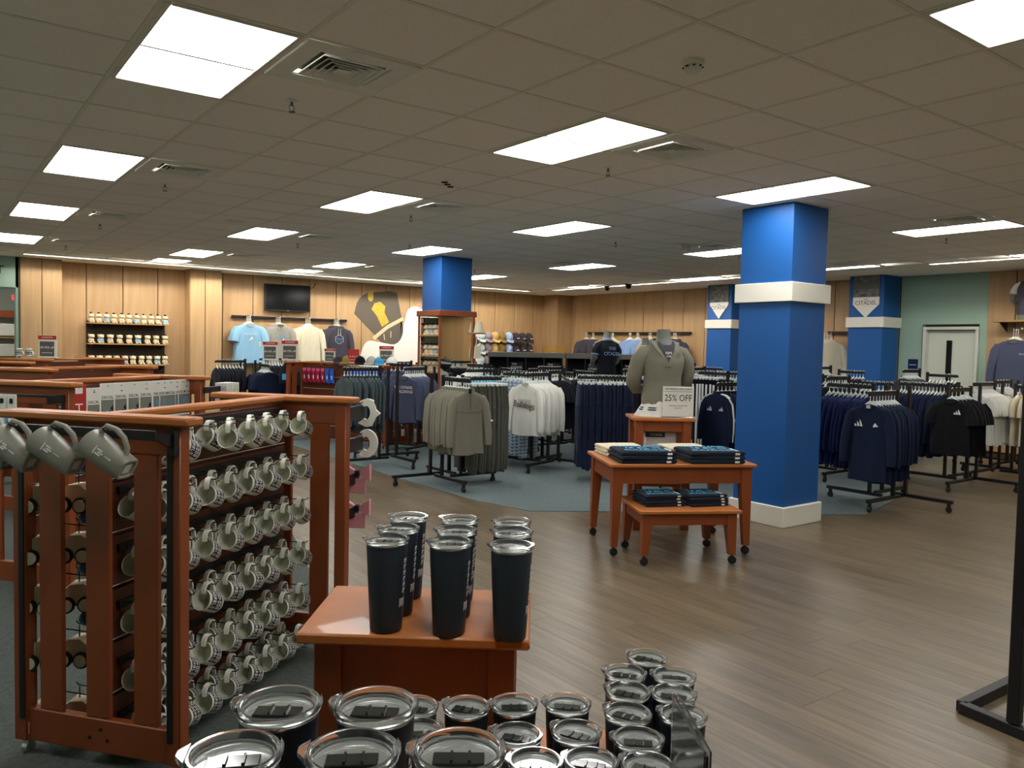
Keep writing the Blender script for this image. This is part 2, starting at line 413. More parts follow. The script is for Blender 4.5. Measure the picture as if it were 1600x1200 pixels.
struct('wall_right_green', g, 'teal_wall', smooth=0)
struct('wall_left', G().box((-2.9, 6.5, 1.5), (.1, 19.2, CZ)), 'teal_wall', smooth=0)
struct('wall_front', G().box((5.5, -2.9, 1.5), (17, .1, CZ)), 'teal_wall', smooth=0)
def pilaster(x0, x1, y0, y1, seam, name='wall_pilaster'):
    w = struct(name, G().box(((x0 + x1) / 2, (y0 + y1) / 2 + .01, CZ / 2), (x1 - x0 - .02, y1 - y0 - .02, CZ)), 'maple_dark', smooth=0)
    xs = [x0] + seam + [x1]
    for a, b in zip(xs[:-1], xs[1:]): G().box((0, 0, 0), (b - a - .012, .02, CZ - .1), .003).obj('panel', 'maple', w, ((a + b) / 2, y0 + .01, CZ / 2 + .05), smooth=0)
    for x in (x0 + .005, x1 - .005): G().box((0, 0, 0), (.02, y1 - y0 - .02, CZ - .1), .003).obj('panel', 'maple', w, (x, (y0 + y1) / 2 + .01, CZ / 2 + .05), smooth=0)
pilaster(1.42, 2.06, 16.25, YB + .1, [1.75])
pilaster(4.25, 4.85, 16.22, YB, [4.53])
pilaster(13.36, XR, 16.0, YB, [])
for k, (n, a, b) in enumerate((('baseboard_back', (2.06, YB - .008), (XR, YB - .008)),)):
    struct(n, G().box(((a[0] + b[0]) / 2, a[1], .05), (b[0] - a[0], .015, .1)), 'maple_dark', smooth=0)
struct('baseboard_right', G().box((XR - .008, 11.9, .05), (.015, 9.3, .1)), 'maple_dark', smooth=0)
# green door in the right wall
d = tag(G().box((XR + .13, 6.34, 1.03), (.045, .86, 2.06), .003).obj('door_1', 'door_paint', smooth=0), kind='structure')
fr = G()
for y in (5.915, 6.765): fr.box((XR + .075, y, 1.035), (.15, .05, 2.07), .004)
fr.box((XR + .075, 6.34, 2.095), (.15, .9, .05), .004); fr.obj('door_frame', 'door_paint', d, smooth=0)
G().box((XR + .105, 6.385, 1.5), (.012, .10, .78)).obj('window_pane', 'glass_dark', d, smooth=0)
w_ = G()
for y in (6.329, 6.441): w_.box((XR + .10, y, 1.5), (.02, .014, .82))
for z in (1.103, 1.897): w_.box((XR + .10, 6.385, z), (.02, .10, .014))
w_.obj('window_frame', 'door_paint', d, smooth=0)
G().cyl((XR + .11, 6.01, 1.0), (XR + .03, 6.01, 1.0), .012).cyl((XR + .04, 6.0, 1.0), (XR + .04, 6.12, 1.0), .01).obj('door_handle', 'steel', d)
t = thing('room_sign', 'small dark blue square room sign on the green wall left of the door', 'sign', (XR + .045, 6.96, 1.46))
G().box((0, 0, 0), (.012, .17, .2), .003).obj('plate', 'royal' if 'royal' in MATS else 'fabric_royal', t, smooth=0)
G().box((-.007, 0, .0), (.003, .12, .012)).obj('text_line', 'lightgrey_print', t, smooth=0)

# blue columns
def column(name, x0, x1, y0, y1, base=True):
    o = struct(name, G().box(((x0 + x1) / 2, (y0 + y1) / 2, CZ / 2), (x1 - x0, y1 - y0, CZ), .004), 'blue_paint', smooth=0)
    c = ((x0 + x1) / 2, (y0 + y1) / 2)
    G().box((c[0], c[1], 2.19), (x1 - x0 + .07, y1 - y0 + .07, .18), .005).obj('band', 'white_trim', o, smooth=0)
    if base: G().box((c[0], c[1], .095), (x1 - x0 + .06, y1 - y0 + .06, .19), .006).obj('base_trim', 'white_trim', o, smooth=0)
    return o
column('column_near', 6.42, 6.98, 4.35, 4.92)
cA = column('column_banner_left', 13.35, XR, 10.42, 11.04); cB = column('column_banner_right', 13.35, XR, 7.22, 7.85)
o = struct('column_mirrored', G().box((6.755, 10.83, (CZ + 2.1) / 2), (.57, .57, CZ - 2.1), .004).box((6.83, 10.83, 1.05), (.3, .3, 2.1)), ['blue_paint'], smooth=0)
for (y, w, nm) in ((10.73, 'left', 'Cadets'), (7.53, 'right', 'x')):
    t = thing('banner', 'pointed white and grey photo banner on the %s blue wall column' % w, 'banner', (13.345, y, 2.3))
    P = [(-.24, 0.27), (0, 0.03), (.24, .27), (.24, .66), (-.24, .66)]
    T = Matrix(((0, 0, -1, 0), (-1, 0, 0, 0), (0, 1, 0, 0), (0, 0, 0, 1)))
    G().prism([(-.24, .29), (0, .0), (.24, .29), (.24, .34), (-.24, .34)] if w == 'left' else [(-.24, .2), (0, -.03), (.24, .2), (.24, .33), (-.24, .33)], 0, .012, T=T).obj('white_tip', 'mural_white', t, smooth=0)
    G().prism([(-.24, .34), (.24, .34), (.24, .70), (-.24, .70)], 0, .011, T=T).obj('photo_panel', 'photo_grey', t, smooth=0)
    if w == 'right': G().prism([(-.24, .47), (.24, .47), (.24, .60), (-.24, .60)], .011, .013, T=T).obj('dark_scene', 'grey_print', t, smooth=0)
    rot = (pi / 2, 0, -pi / 2)
    text('THE', .04, 'grey_print', t, (-.014, 0, .285), rot); text('CITADEL', .1, 'grey_print', t, (-.014, 0, .225), rot)
# header over the opening at far left, with the adjoining room
g = G().box((-.7, 16.42, 2.74), (4.2, .24, .53)); g.prism([(1.36, 16.30), (1.40, 16.30), (1.42, 16.34), (1.42, 16.6), (1.36, 16.6)], 0, CZ)
o = struct('wall_left_header', g, 'teal_wall', smooth=0)
text('GIFT', .2, 'fabric_navy', o, (.985, 16.294, 2.76))
g = G().box((-.7, 20.6, 1.5), (6, .1, CZ)); g.box((2.3, 18.75, 1.5), (.1, 3.8, CZ)); g.box((-3.6, 18.6, 1.5), (.1, 4, CZ)); struct('wall_next_room', g, 'door_paint', smooth=0)
struct('floor_next_room', G().box((-.7, 18.6, -.03), (6, 4, .06)), 'carpet_dark', smooth=0)
struct('ceiling_next_room', G().box((-.7, 18.6, CZ + .03), (6, 4, .06)), 'ceiling_tile', smooth=0)
dup(LP[2], (.9, 18.0, CZ - .02), 0, 'ceiling light panel glimpsed in the adjoining room at far left', 'adjoining room lights')
t = thing('exit_sign', 'red lit exit sign hanging in the adjoining room at far left', 'sign', (1.50, 17.2, 2.33))
G().box((0, 0, 0), (.28, .03, .2), .004).obj('housing', 'white_trim', t, smooth=0)
G().cyl((0, 0, .1), (0, 0, .6), .008, 6).obj('stem', 'white_trim', t)
text('EXIT', .13, 'exit_red', t, (0, -.017, 0))
t = thing('shelving_unit', 'white bookcase with brown top board in the adjoining room', 'shelf', (.75, 18.6, 0))
for x in (-1.0, -.35, .3, .95): G().box((x, 0, 1.0), (.03, .35, 2.0)).obj('upright', 'white_trim', t, smooth=0)
for z in (.4, .8, 1.2, 1.6): G().box((0, 0, z), (1.9, .35, .03)).obj('shelf', 'maple_shelf', t, smooth=0)
G().box((0, -.01, 2.06), (2.0, .38, .14)).obj('top_board', 'cherry', t, smooth=0)
G().box((0, .17, 1.0), (1.9, .01, 2)).obj('back', 'white_trim', t, smooth=0)
for z in (.42, .82, 1.22, 1.62):
    for x in (-.02, .62): 
        b = tag(G().box((.75 + x, 18.55, z + .13), (.58, .2, .24), .01).obj('storage_box', 'white_trim', smooth=0), 'white box in the adjoining room bookcase, %s shelf up, %s' % (ORD[int((z - .3) / .4)], 'left' if x < 0 else 'right'), 'box', 'boxes in the adjoining room')
# ================================================================== CHERRY SLATWALL RACKS (H-shaped gondolas)
def slat_rack(L, label, loc, rot, pegs=True, rows=6, detail=True):
    t = thing('slatwall_rack', label, 'display rack', loc, R(rot))
    hw = .375; h = L / 2
    for s, nm in ((-1, 'near'), (1, 'far')):
        x = s * h
        G().box((0, 0, 0), (.10, .84, .032), .008).obj('top_rail', 'cherry_top', t, (x, 0, 1.334))
        for y in (-1, 1):
            p = G().box((0, 0, .69), (.055, .06, 1.26), .004).obj('post', 'cherry', t, (x, y * (hw - .03), 0))
            G().box((s * .0285, 0, .70), (.006, .022, 1.1)).obj('slotted_strip', 'black_metal', p, (0, -y * .035 if False else y * -.012, 0), smooth=0)
            c = G().lathe([(.024, -.012), (.024, .012)], 12, cap=(1, 1), T=Matrix.Translation((0, 0, .026)) @ Matrix.Rotation(pi / 2, 4, 'X')); c.box((0, 0, .052), (.03, .03, .02)).obj('caster', 'steel', t, (x, y * (hw - .04), 0))
        G().box((0, 0, 0), (.03, 2 * hw - .06, .11), .004).obj('apron', 'cherry', t, (x, 0, 1.262), smooth=0)
        b = G().box((0, 0, 0), (.035, 2 * hw - .06, .13), .004).obj('bottom_rail', 'cherry', t, (x, 0, .125), smooth=0)
        if detail:
            for (yy, zz) in ((-.02, .025), (.03, -.01), (-.05, -.012)): G().lathe([(.007, 0), (.007, .003)], 8, cap=(1, 1), T=Matrix.Rotation(pi / 2, 4, 'Y')).obj('bolt_hole', 'black_matte', b, (s * .0175 - (.003 if s < 0 else 0), yy, zz))
        for y in (-.215, 0, .215): G().box((0, 0, 0), (.022, .105, 1.02), .003).obj('slat', 'cherry', t, (x, y, .70), smooth=0)
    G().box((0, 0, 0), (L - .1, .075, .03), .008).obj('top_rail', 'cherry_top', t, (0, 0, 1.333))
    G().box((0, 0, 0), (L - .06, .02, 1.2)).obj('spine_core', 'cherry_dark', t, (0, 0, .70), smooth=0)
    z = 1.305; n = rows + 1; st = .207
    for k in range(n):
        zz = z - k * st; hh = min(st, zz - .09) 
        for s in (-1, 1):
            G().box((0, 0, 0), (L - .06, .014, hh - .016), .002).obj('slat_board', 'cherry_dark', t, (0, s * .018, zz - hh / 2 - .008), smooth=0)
            G().box((0, 0, 0), (L - .07, .004, .004)).obj('groove_edge', 'white_trim', t, (0, s * .024, zz - hh), smooth=0)
    return t
MR = slat_rack(1.30, 'cherry wood H-shaped slatwall rack covered with white mugs in the left foreground', (1.045, 3.70, 0), 38.5)
MX = Matrix.Translation((1.045, 3.70, 0)) @ Matrix.Rotation(R(38.5), 4, 'Z')
# --- hooks for the mugs
hook_me = G().tube([(0, 0, 0), (0, -.19, 0), (0, -.205, .012)], .0028, 5).box((0, -.004, -.004), (.016, .008, .03)).mesh('hook', 'black_metal')
ROWZ = [1.272, 1.05, .828, .606, .384, .172]
HX = [-.545 + .150 * k for k in range(8)]
for k, z in enumerate(ROWZ):
    for x in HX: mobj('hook', hook_me, MR, (x, -.025, z))
    b = G().box((0, -.034, 0), (1.18, .012, .03)).obj('hook_bar', 'black_metal', MR, (0, 0, z), smooth=0)
# --- mug: axis +x is towards the base, handle up (+z), origin at the top of the handle loop
def mug_proto(name):
    T = Matrix.Translation((0, 0, -.086)) @ Matrix.Rotation(R(22), 4, 'Y') @ Matrix.Rotation(pi / 2, 4, 'Y')   # lathe z -> +x, mouth at -x
    r = .0435; b = G()
    b.lathe([(.041, -.046), (r, -.049), (r, .040), (.039, .049), (.001, .049)], 22, 0, T)
    b.lathe([(.041, -.046), (.0395, -.040), (.0385, .038), (.001, .042)], 22, 1, T)
    o = b.obj(name, ['ceramic_white', 'ceramic_in'])
    P = [(-.030, 0, -.046), (-.032, 0, -.022), (-.018, 0, -.006), (.004, 0, -.005), (.022, 0, -.018), (.027, 0, -.040), (.024, 0, -.052)]
    rings = []
    for i, p in enumerate(P):
        a = Vector(P[max(0, i - 1)]); c = Vector(P[min(len(P) - 1, i + 1)]); tg = (c - a).normalized(); nn = Vector((-tg.z, 0, tg.x))
        rings.append([tuple(Vector(p) + nn * .0045 * u + Vector((0, w * .0095, 0))) for u, w in ((-1, -1), (1, -1), (1, 1), (-1, 1))])
    G().loft(rings).obj('handle', 'ceramic_white', o, smooth=60)
    # black lettered wrap round the outside
    n = 40; rr = r + .0006; band = G()
    def patch(a0, a1, z0, z1, rr, m):
        k = max(1, int((a1 - a0) / .25)); aa = [a0 + (a1 - a0) * i / k for i in range(k + 1)]
        band.loft([[(rr * cos(a), rr * sin(a), z) for a in aa] for z in (z0, z1)], (0, 0), m, T, closed=False)
    patch(.75, 2 * pi - .75, -.034, .034, rr, 0)
    rnd = random.Random(3)
    for row, (z0, z1) in enumerate(((-.027, -.006), (.004, .027))):
        a = .95
        while a < 2 * pi - 1.0:
            w = .2; k = rnd.choice('ADLBDY')
            patch(a, a + .05, z0, z1, rr + .0004, 1)
            if k in 'ADB': patch(a + w - .05, a + w, z0 + .004, z1 - .004, rr + .0004, 1); patch(a, a + w, z1 - .004, z1, rr + .0004, 1)
            if k in 'DBL': patch(a, a + w, z0, z0 + .004, rr + .0004, 1)
            if k in 'ABY': patch(a, a + w, (z0 + z1) / 2 - .002, (z0 + z1) / 2 + .002, rr + .0004, 1)
            a += w + .1
    band.obj('lettered_band', ['black_print', 'white_print'], o, smooth=60, fix=False)
    return o
mug = None; rnd = random.Random(5)
side = Matrix.Rotation(0, 4, 'Z')
for k, z in enumerate(ROWZ):
    for i, x in enumerate(HX):
        for q in range(2):
            if (k, i, q) in ((0, 2, 1), (0, 6, 1), (3, 1, 1)): continue
            y = -.085 - q * .098 - rnd.random() * .006
            if mug is None: mug = mug_proto('coffee_mug'); o = mug
            else: o = dup(mug)
            w = MX @ Vector((x + rnd.uniform(-.006, .006), y, z + .010))
            o.location = w; o.rotation_euler = (0, rnd.uniform(-.10, .10), R(38.5) + .08 + rnd.uniform(-.16, .16))
            rowlab = ['top', 'second', 'third', 'fourth', 'fifth', 'bottom'][k]
            tag(o, 'white mug with black lettering, %s row, %s hook from the near end, %s' % (rowlab, ORD[i], ('inner', 'outer')[q == 1]), 'mug', 'lettered mugs on the slatwall rack')
# --- bar with grey tankards across the near end panel
t = MR
bar = G().box((0, 0, 0), (.012, .84, .035), .002).obj('hang_bar', 'black_metal', t, (-.80, .05, 1.297), smooth=0)
for y in (-.355, .355):
    g = G().prism([(0, 0), (.10, -.05), (.10, .0), (0, .018)], -.006, .006, T=Matrix(((1, 0, 0, 0), (0, 0, 1, 0), (0, 1, 0, 0), (0, 0, 0, 1))))
    g.box((.112, 0, -.03), (.03, .03, .09)).obj('bracket', 'black_metal', t, (-.80, y, 1.29), smooth=0)
def tankard():
    T = Matrix.Rotation(R(-90), 4, 'Z') @ Matrix.Translation((0, 0, -.105)) @ Matrix.Rotation(R(30), 4, 'Y') @ Matrix.Rotation(pi / 2, 4, 'Y')
    def ring(r, p, z, n=24):
        return [(r * (abs(cos(a)) ** p) * (1 if cos(a) > 0 else -1), r * (abs(sin(a)) ** p) * (1 if sin(a) > 0 else -1), z) for a in [2 * pi * (j + .5) / n for j in range(n)]]
    o = G().loft([ring(.047, 1, -.088), ring(.052, 1, -.09), ring(.053, 1, -.06), ring(.05, .95, 0), ring(.044, .75, .05), ring(.040, .55, .083), ring(.037, .5, .088), ring(.030, .45, .088), ring(.029, .45, .082)], (0, 1), 0, T).loft(
        [ring(.047, 1, -.088), ring(.045, 1, 0), ring(.035, 1, .07)], (0, 1), 0, T).obj('grey_tankard', 'ceramic_grey')
    H = Matrix.Rotation(R(-90), 4, 'Z')
    P = [(-.035, 0, -.052), (-.030, 0, -.02), (-.008, 0, -.002), (.03, 0, -.012), (.062, 0, -.04), (.075, 0, -.075), (.068, 0, -.098)]
    G().tube(P, .0095, 8, T=H, flat=1.0).obj('handle', 'ceramic_grey', o)
    q = T @ Matrix.Translation((0, 0, .0832)); G().box((0, 0, 0), (.034, .03, .001), T=q).obj('base_sticker', 'sign_white', o, smooth=0)
    m = G()
    for a in range(3): m.box((.051 - .0, (a - 1) * .008, -.01 + (a % 2) * .008), (.002, .005, .022), T=T @ Matrix.Rotation(R(-108), 4, 'Z'))
    m.box((.051, 0, -.028), (.002, .028, .004), T=T @ Matrix.Rotation(R(-108), 4, 'Z')); m.box((.0475, 0, .024), (.002, .003, .036), T=T @ Matrix.Rotation(R(-108), 4, 'Z'))
    m.obj('white_mark', 'white_print', o, smooth=0); return o
tk = tankard()
for k, (y, w) in enumerate(((-.215, 'rightmost'), (.0, 'second from the right'), (.185, 'second from the left'), (.285, 'leftmost'))):
    o = tk if k == 0 else dup(tk)
    o.location = MX @ Vector((-.84, y, 1.330)); o.rotation_euler = (0, 0, R(38.5) + (0, .05, -.04, .06)[k])
    tag(o, 'grey square-based tankard hanging on the black bar, %s of four' % w, 'mug', 'grey tankards on the bar')
    G().tube([(0, 0, 0), (-.06, 0, 0), (-.07, 0, .012)], .0028, 5).obj('hook', 'black_metal', MR, (-.80, y, 1.311))
# --- left side of the mug rack: hanging novelty cars and blue baubles seen through the slats
def toycar():
    o = G().loft([[(x, y * w, z) for y in (-1, 1) for x, z in (((-.05, .0), (.05, .0), (.045, .035), (.015, .05), (-.03, .045), (-.05, .03)) if y < 0 else ((-.05, .03), (-.03, .045), (.015, .05), (.045, .035), (.05, 0), (-.05, 0)))] for w in (.035,)], (1, 0)).obj('novelty_car', 'fabric_beige') if False else None
    body = G(); pr = [(-.05, 0), (.05, 0), (.055, .03), (.02, .06), (-.02, .062), (-.05, .04)]
    body.prism(pr, -.03, .03, T=Matrix(((1, 0, 0, 0), (0, 0, 1, 0), (0, 1, 0, -.10), (0, 0, 0, 1))))
    o = body.obj('novelty_car', 'fabric_beige')
    for x in (-.03, .03):
        for y in (-1, 1):
            T = Matrix.Translation((x, y * .036, -.105)) @ Matrix.Rotation(pi / 2, 4, 'X')
            w = G().lathe([(.026, -.008), (.028, 0), (.026, .008)], 14, cap=(1, 1), T=T).obj('tyre', 'black_matte', o)
            G().lathe([(.021, -.0105), (.021, .0105)], 12, cap=(1, 1), T=T).obj('hub', 'fabric_cream', w)
    G().tube([(0, 0, -.04), (0, .0, 0)], .002, 5).obj('cord', 'black_matte', o); return o
tc = toycar(); bb = None; first = True
for k, z in enumerate((1.06, .86, .665, .445, .195)):
    for i, (x, yl) in enumerate(((-.535, .2), (-.60, .305))):
        o = tc if first else dup(tc); first = False; o.scale = (1.2,) * 3
        o.location = MX @ Vector((x, yl, z + .04)); o.rotation_euler = (0, 0, R(38.5 + 100 + 9 * ((k + i) % 3)))
        tag(o, 'cream wheeled novelty behind the end slats, %s row down, %s' % (ORD[k], ('nearer', 'farther')[i]), 'toy', 'wheeled novelties behind the slats')
        G().tube([(0, 0, 0), (0, yl - .02, 0), (0, yl - .01, .01)], .0028, 5).obj('hook', 'black_metal', MR, (x, .025, z + .045))
for k, z in enumerate((1.17, .97, .765, .56)):
    if bb is None:
        bb = G().ell((0, 0, -.05), (.032, .032, .032), 14, 9).obj('bauble', mat('bauble_blue', '3f6a8c', .25))
        G().cyl((0, 0, -.02), (0, 0, -.01), .008, 8).tube([(0, 0, -.01), (0, 0, .004)], .0015, 4).obj('cap', 'steel', bb); o = bb
    else: o = dup(bb)
    o.location = MX @ Vector((-.52, .175, z)); tag(o, 'shiny blue bauble hanging behind the end slats, %s from the top' % ORD[k], 'ornament', 'blue baubles behind the slats')
    G().tube([(0, 0, 0), (0, .15, 0)], .0028, 5).obj('hook', 'black_metal', MR, (-.52, .025, z + .004))
# --- far end brackets with white ceramic pieces and a pink item
for k, (z, nm) in enumerate(((1.255, 'upper'), (1.085, 'lower'))):
    G().box((0, 0, 0), (.20, .014, .075), .002).obj('bracket', 'black_metal', MR, (.78, -.345, z), smooth=0)
    G().tube([(0, 0, .038), (.07, 0, .05), (.12, 0, .06)], .003, 5).obj('bracket_wire', 'black_metal', MR, (.80, -.345, z))
def horn(star):
    P = [(.05 * cos(a) * (1 if not star else (1.15 if k % 3 == 0 else .8)), .06 * sin(a)) for k, a in enumerate([2 * pi * j / 18 for j in range(18)])]
    outer = [(.062 * cos(a) * (1.0 if not star else (1.2 if k % 4 == 0 else .82)), .078 * sin(a)) for k, a in enumerate([-2.3 + 4.5 * j / 16 for j in range(17)])]
    inner = [(.022 * cos(a) - .004, .038 * sin(a)) for a in [2.2 - 4.4 * j / 12 for j in range(13)]]
    g = G().prism(outer + inner, -.012, .012, T=Matrix(((1, 0, 0, 0), (0, 0, 1, 0), (0, 1, 0, -.05), (0, 0, 0, 1))))
    return g
for k, (z, w) in enumerate(((1.30, 'upper, with a pointed rim'), (1.13, 'lower, crescent-shaped'))):
    o = horn(k == 0).obj('white_hook_charm', 'ceramic_white'); o.location = MX @ Vector((.90, -.365, z)); o.rotation_euler = (0, 0, R(-38))
    tag(o, 'white ceramic piece on the far bracket of the mug rack, ' + w, 'ornament')
t = thing('pink_bow', 'pink and black bow hanging low at the far end of the mug rack', 'ornament', MX @ Vector((.80, -.36, .93)), R(-40))
for s in (-1, 1): G().loft([[(s * .012, -.012, -.012), (s * .012, .012, -.012), (s * .012, .012, .012), (s * .012, -.012, .012)], [(s * .07, -.02, -.04), (s * .07, .02, -.04), (s * .07, .02, .05), (s * .07, -.02, .05)]], (1, 1)).obj('loop', 'fabric_palepink', t)
G().box((0, 0, 0), (.03, .035, .035), .006).obj('knot', 'black_matte', t)
G().box((.0, 0, -.07), (.09, .02, .08), .004).obj('tail', 'fabric_palepink', t)
for z in (.90, .72):
    G().box((0, 0, 0), (.16, .014, .06), .002).obj('bracket', 'black_metal', MR, (.76, -.345, z), smooth=0)
t = dup(t, MX @ Vector((.80, -.36, .74)), R(-40), 'pink and black bow, lower one at the far end of the mug rack')

# ------------------------------------------------------------------ further racks behind
DR = slat_rack(1.30, 'cherry slatwall rack of hanging decal packs behind the mug rack', (1.03, 6.28, 0), 38.9)
DX = Matrix.Translation((1.03, 6.28, 0)) @ Matrix.Rotation(R(38.9), 4, 'Z')
slat_rack(1.30, 'cherry slatwall rack standing behind the decal rack', (1.20, 8.75, 0), 38.9, detail=False)
FR = slat_rack(1.30, 'farthest cherry slatwall rack at left, with a sale sign on top', (1.58, 12.2, 0), 38.9, detail=False)
SR = slat_rack(2.0, 'cherry slatwall rack with socks on hooks and caps on top, below the wall shirts', (5.62, 11.95, 0), -65, detail=False); SR.scale = (1, 1, .972)
SX = Matrix.Translation((5.62, 11.95, -.038)) @ Matrix.Rotation(R(-65), 4, 'Z')
slat_rack(1.0, 'small cherry rack far left beneath the adjoining room opening', (.35, 10.2, 0), 38.9, detail=False)
def decal(k, kind):
    o = G().box((0, 0, -.13), (.105, .004, .26), .002).obj('decal_pack', 'sign_white' if kind != 'red' else 'red_print')
    if kind == 'red':
        text('T', .09, 'white_print', o, (0, -.004, -.15)); G().box((0, -.003, -.03), (.05, .002, .05)).obj('header_card', 'sign_white', o, smooth=0)
    else:
        G().box((0, -.0028, -.16), (.088, .0016, .16)).obj('window', mat('decal_grey', '77796f', .3), o, smooth=0)
        G().box((0, -.0036, -.09), (.088, .0016, .032)).obj('title_strip', 'sign_white', o, smooth=0)
        text('DECAL', .026, 'black_print', o, (0, -.0048, -.091))
        if kind == 'long':
            t_ = text('ALUMNI' if k % 2 else 'BRADLEY', .05, 'blue_print', o, (0, -.0042, -.185), (pi / 2, -pi / 2, 0), .55)
        else:
            G().prism([(-.03, -.04), (.034, -.03), (.03, .035)], 0, .001, T=Matrix(((1, 0, 0, .006), (0, 0, -1, -.004), (0, 1, 0, -.175), (0, 0, 0, 1)))).obj('emblem', 'fabric_ink', o, smooth=0)
            text('C', .045, 'blue_print', o, (.012, -.0055, -.185))
    G().tube([(0, .03, 0), (0, -.014, 0)], .002, 4).obj('hook', 'black_metal', o, (0, 0, -.018)); return o
DP = {k: decal(i, k) for i, k in enumerate(('red', 'c', 'long'))}; seen = set()
for i in range(13):
    kind = 'red' if i == 1 else ('c' if i in (0, 2, 3, 4, 5, 6) else 'long')
    o = DP[kind] if kind not in seen else dup(DP[kind]); seen.add(kind)
    x = -.60 + .125 * min(i, 7) + .07 * max(0, i - 7); x = min(x, .60); o.scale = (1.06,) * 3; o.location = DX @ Vector((x, -.26 + .0 * (i > 6), 1.325 if i not in (0, 2) else 1.30)); o.rotation_euler = (0, 0, R(26 + 4 * (i % 3)) + (0 if i < 7 else .15))
    tag(o, 'hanging decal pack, %s from the left%s' % ((ORD + ['thirteenth'])[i], {'red': ', red card with white letter', 'c': ', grey with blue emblem', 'long': ', tall blue lettering'}[kind]), 'decal', 'decal packs on the rack')
    if i % 2 == 0: G().tube([(0, 0, 0), (0, -.25, 0)], .003, 5).obj('hook', 'black_metal', DR, (x, -.025, 1.27))
# blue drink sleeves with white header at far left, on the decal rack's end bar
bar = G().box((0, 0, 0), (.010, .84, .018), .002).obj('hang_bar', 'black_metal', DR, (-.80, .02, 1.27), smooth=0)
for y in (-.34, .36): G().box((0, 0, 0), (.13, .02, .05), .004).obj('bracket', 'black_metal', DR, (-.74, y, 1.25), smooth=0)
p = None
for i in range(6):
    if p is None:
        p = G().box((0, 0, -.20), (.018, .055, .20), .004).obj('blue_pouch', 'fabric_skyblue'); G().box((0, 0, -.05), (.012, .06, .10), .003).obj('header_card', 'sign_white', p, smooth=0)
        G().box((-.008, 0, -.04), (.004, .02, .03)).obj('black_mark', 'black_print', p, smooth=0); G().box((-.0105, 0, -.19), (.003, .03, .10)).obj('white_mark', 'white_print', p, smooth=0); o = p
    else: o = dup(p)
    o.location = DX @ Vector((-.825, -.10 + .07 * i, 1.275)); o.rotation_euler = (0, 0, R(38.9 + 8)); tag(o, 'light blue pouch with white header card on the left end bar, %s from the right' % ORD[i], 'pouch', 'blue pouches on the end bar')
# white letter-like plastic rack piece at the left edge
t = thing('white_hand_prop', 'white plastic stand piece with upright prongs at the left edge', 'display stand', (.30, 5.3, 1.0), R(35))
for x in (-.06, -.01, .05): G().tube([(x, 0, 0), (x * 1.15, 0, .08), (x * 1.0, .0, .17)], [.012, .010, .012], 8, flat=.7).obj('prong', 'hanger_white', t)
G().box((0, 0, -.02), (.17, .03, .045), .008).obj('foot', 'hanger_white', t)
# white cards at the right side of the decal rack
p = None
for i in range(6):
    if p is None: p = G().box((0, 0, -.08), (.012, .12, .16), .002).obj('white_card_pack', 'sign_white'); G().box((-.007, 0, -.04), (.002, .09, .03)).obj('stripe', 'lightgrey_print', p, smooth=0); o = p
    else: o = dup(p)
    o.location = DX @ Vector((.86 + .028 * i, -.40, 1.29)); o.rotation_euler = (0, 0, R(38.9)); tag(o, 'white card pack on the arm right of the decal rack, %s along' % ORD[i], 'card', 'white card packs on the arm')
G().box((0, 0, 0), (.30, .014, .05), .002).obj('bracket', 'black_metal', DR, (.80, -.385, 1.24), smooth=0)
# sale signs
def sale_sign(loc, rot, label, s=1.0, red=False):
    t = thing('sale_sign', label, 'sign', loc, rot)
    G().box((0, 0, .13 * s), (.21 * s, .012, .26 * s), .003).obj('board', 'red_print' if red else 'sign_white', t, smooth=0)
    G().box((0, .02, .006), (.22 * s, .09, .012), .003).obj('foot', 'sign_white', t, smooth=0)
    if not red:
        G().box((-.005 * s, -.0075, .105 * s), (.165 * s, .003, .17 * s)).obj('grey_field', 'sign_grey', t, smooth=0)
        G().box((0, -.0075, .235 * s), (.21 * s, .003, .045 * s)).obj('red_strip', 'red_print', t, smooth=0)
        text('CLEARANCE', .022 * s, 'white_print', t, (0, -.01, .235 * s))
    text('50-75% off', .036 * s, 'white_print', t, (-.005 * s, -.0105, .12 * s)); G().box((-.005 * s, -.0095, .06 * s), (.12 * s, .002, .006)).obj('small_print', 'white_print', t, smooth=0)
    return t
CR = R(-36.7)
sale_sign((1.36, 12.05, 1.351), CR, 'sale sign with red strip on the farthest left rack, beside white mugs', 1.15)
for i, x in enumerate((1.10, 1.20)):
    m_ = dup(mug, (x, 12.2 - .14 * i, 1.40), None, 'white mug on the farthest rack left of the sale sign, %s one' % ('left', 'right')[i], 'mugs beside the sale sign'); m_.rotation_euler = (0, R(-104), R(120)); m_.location.z = 1.398
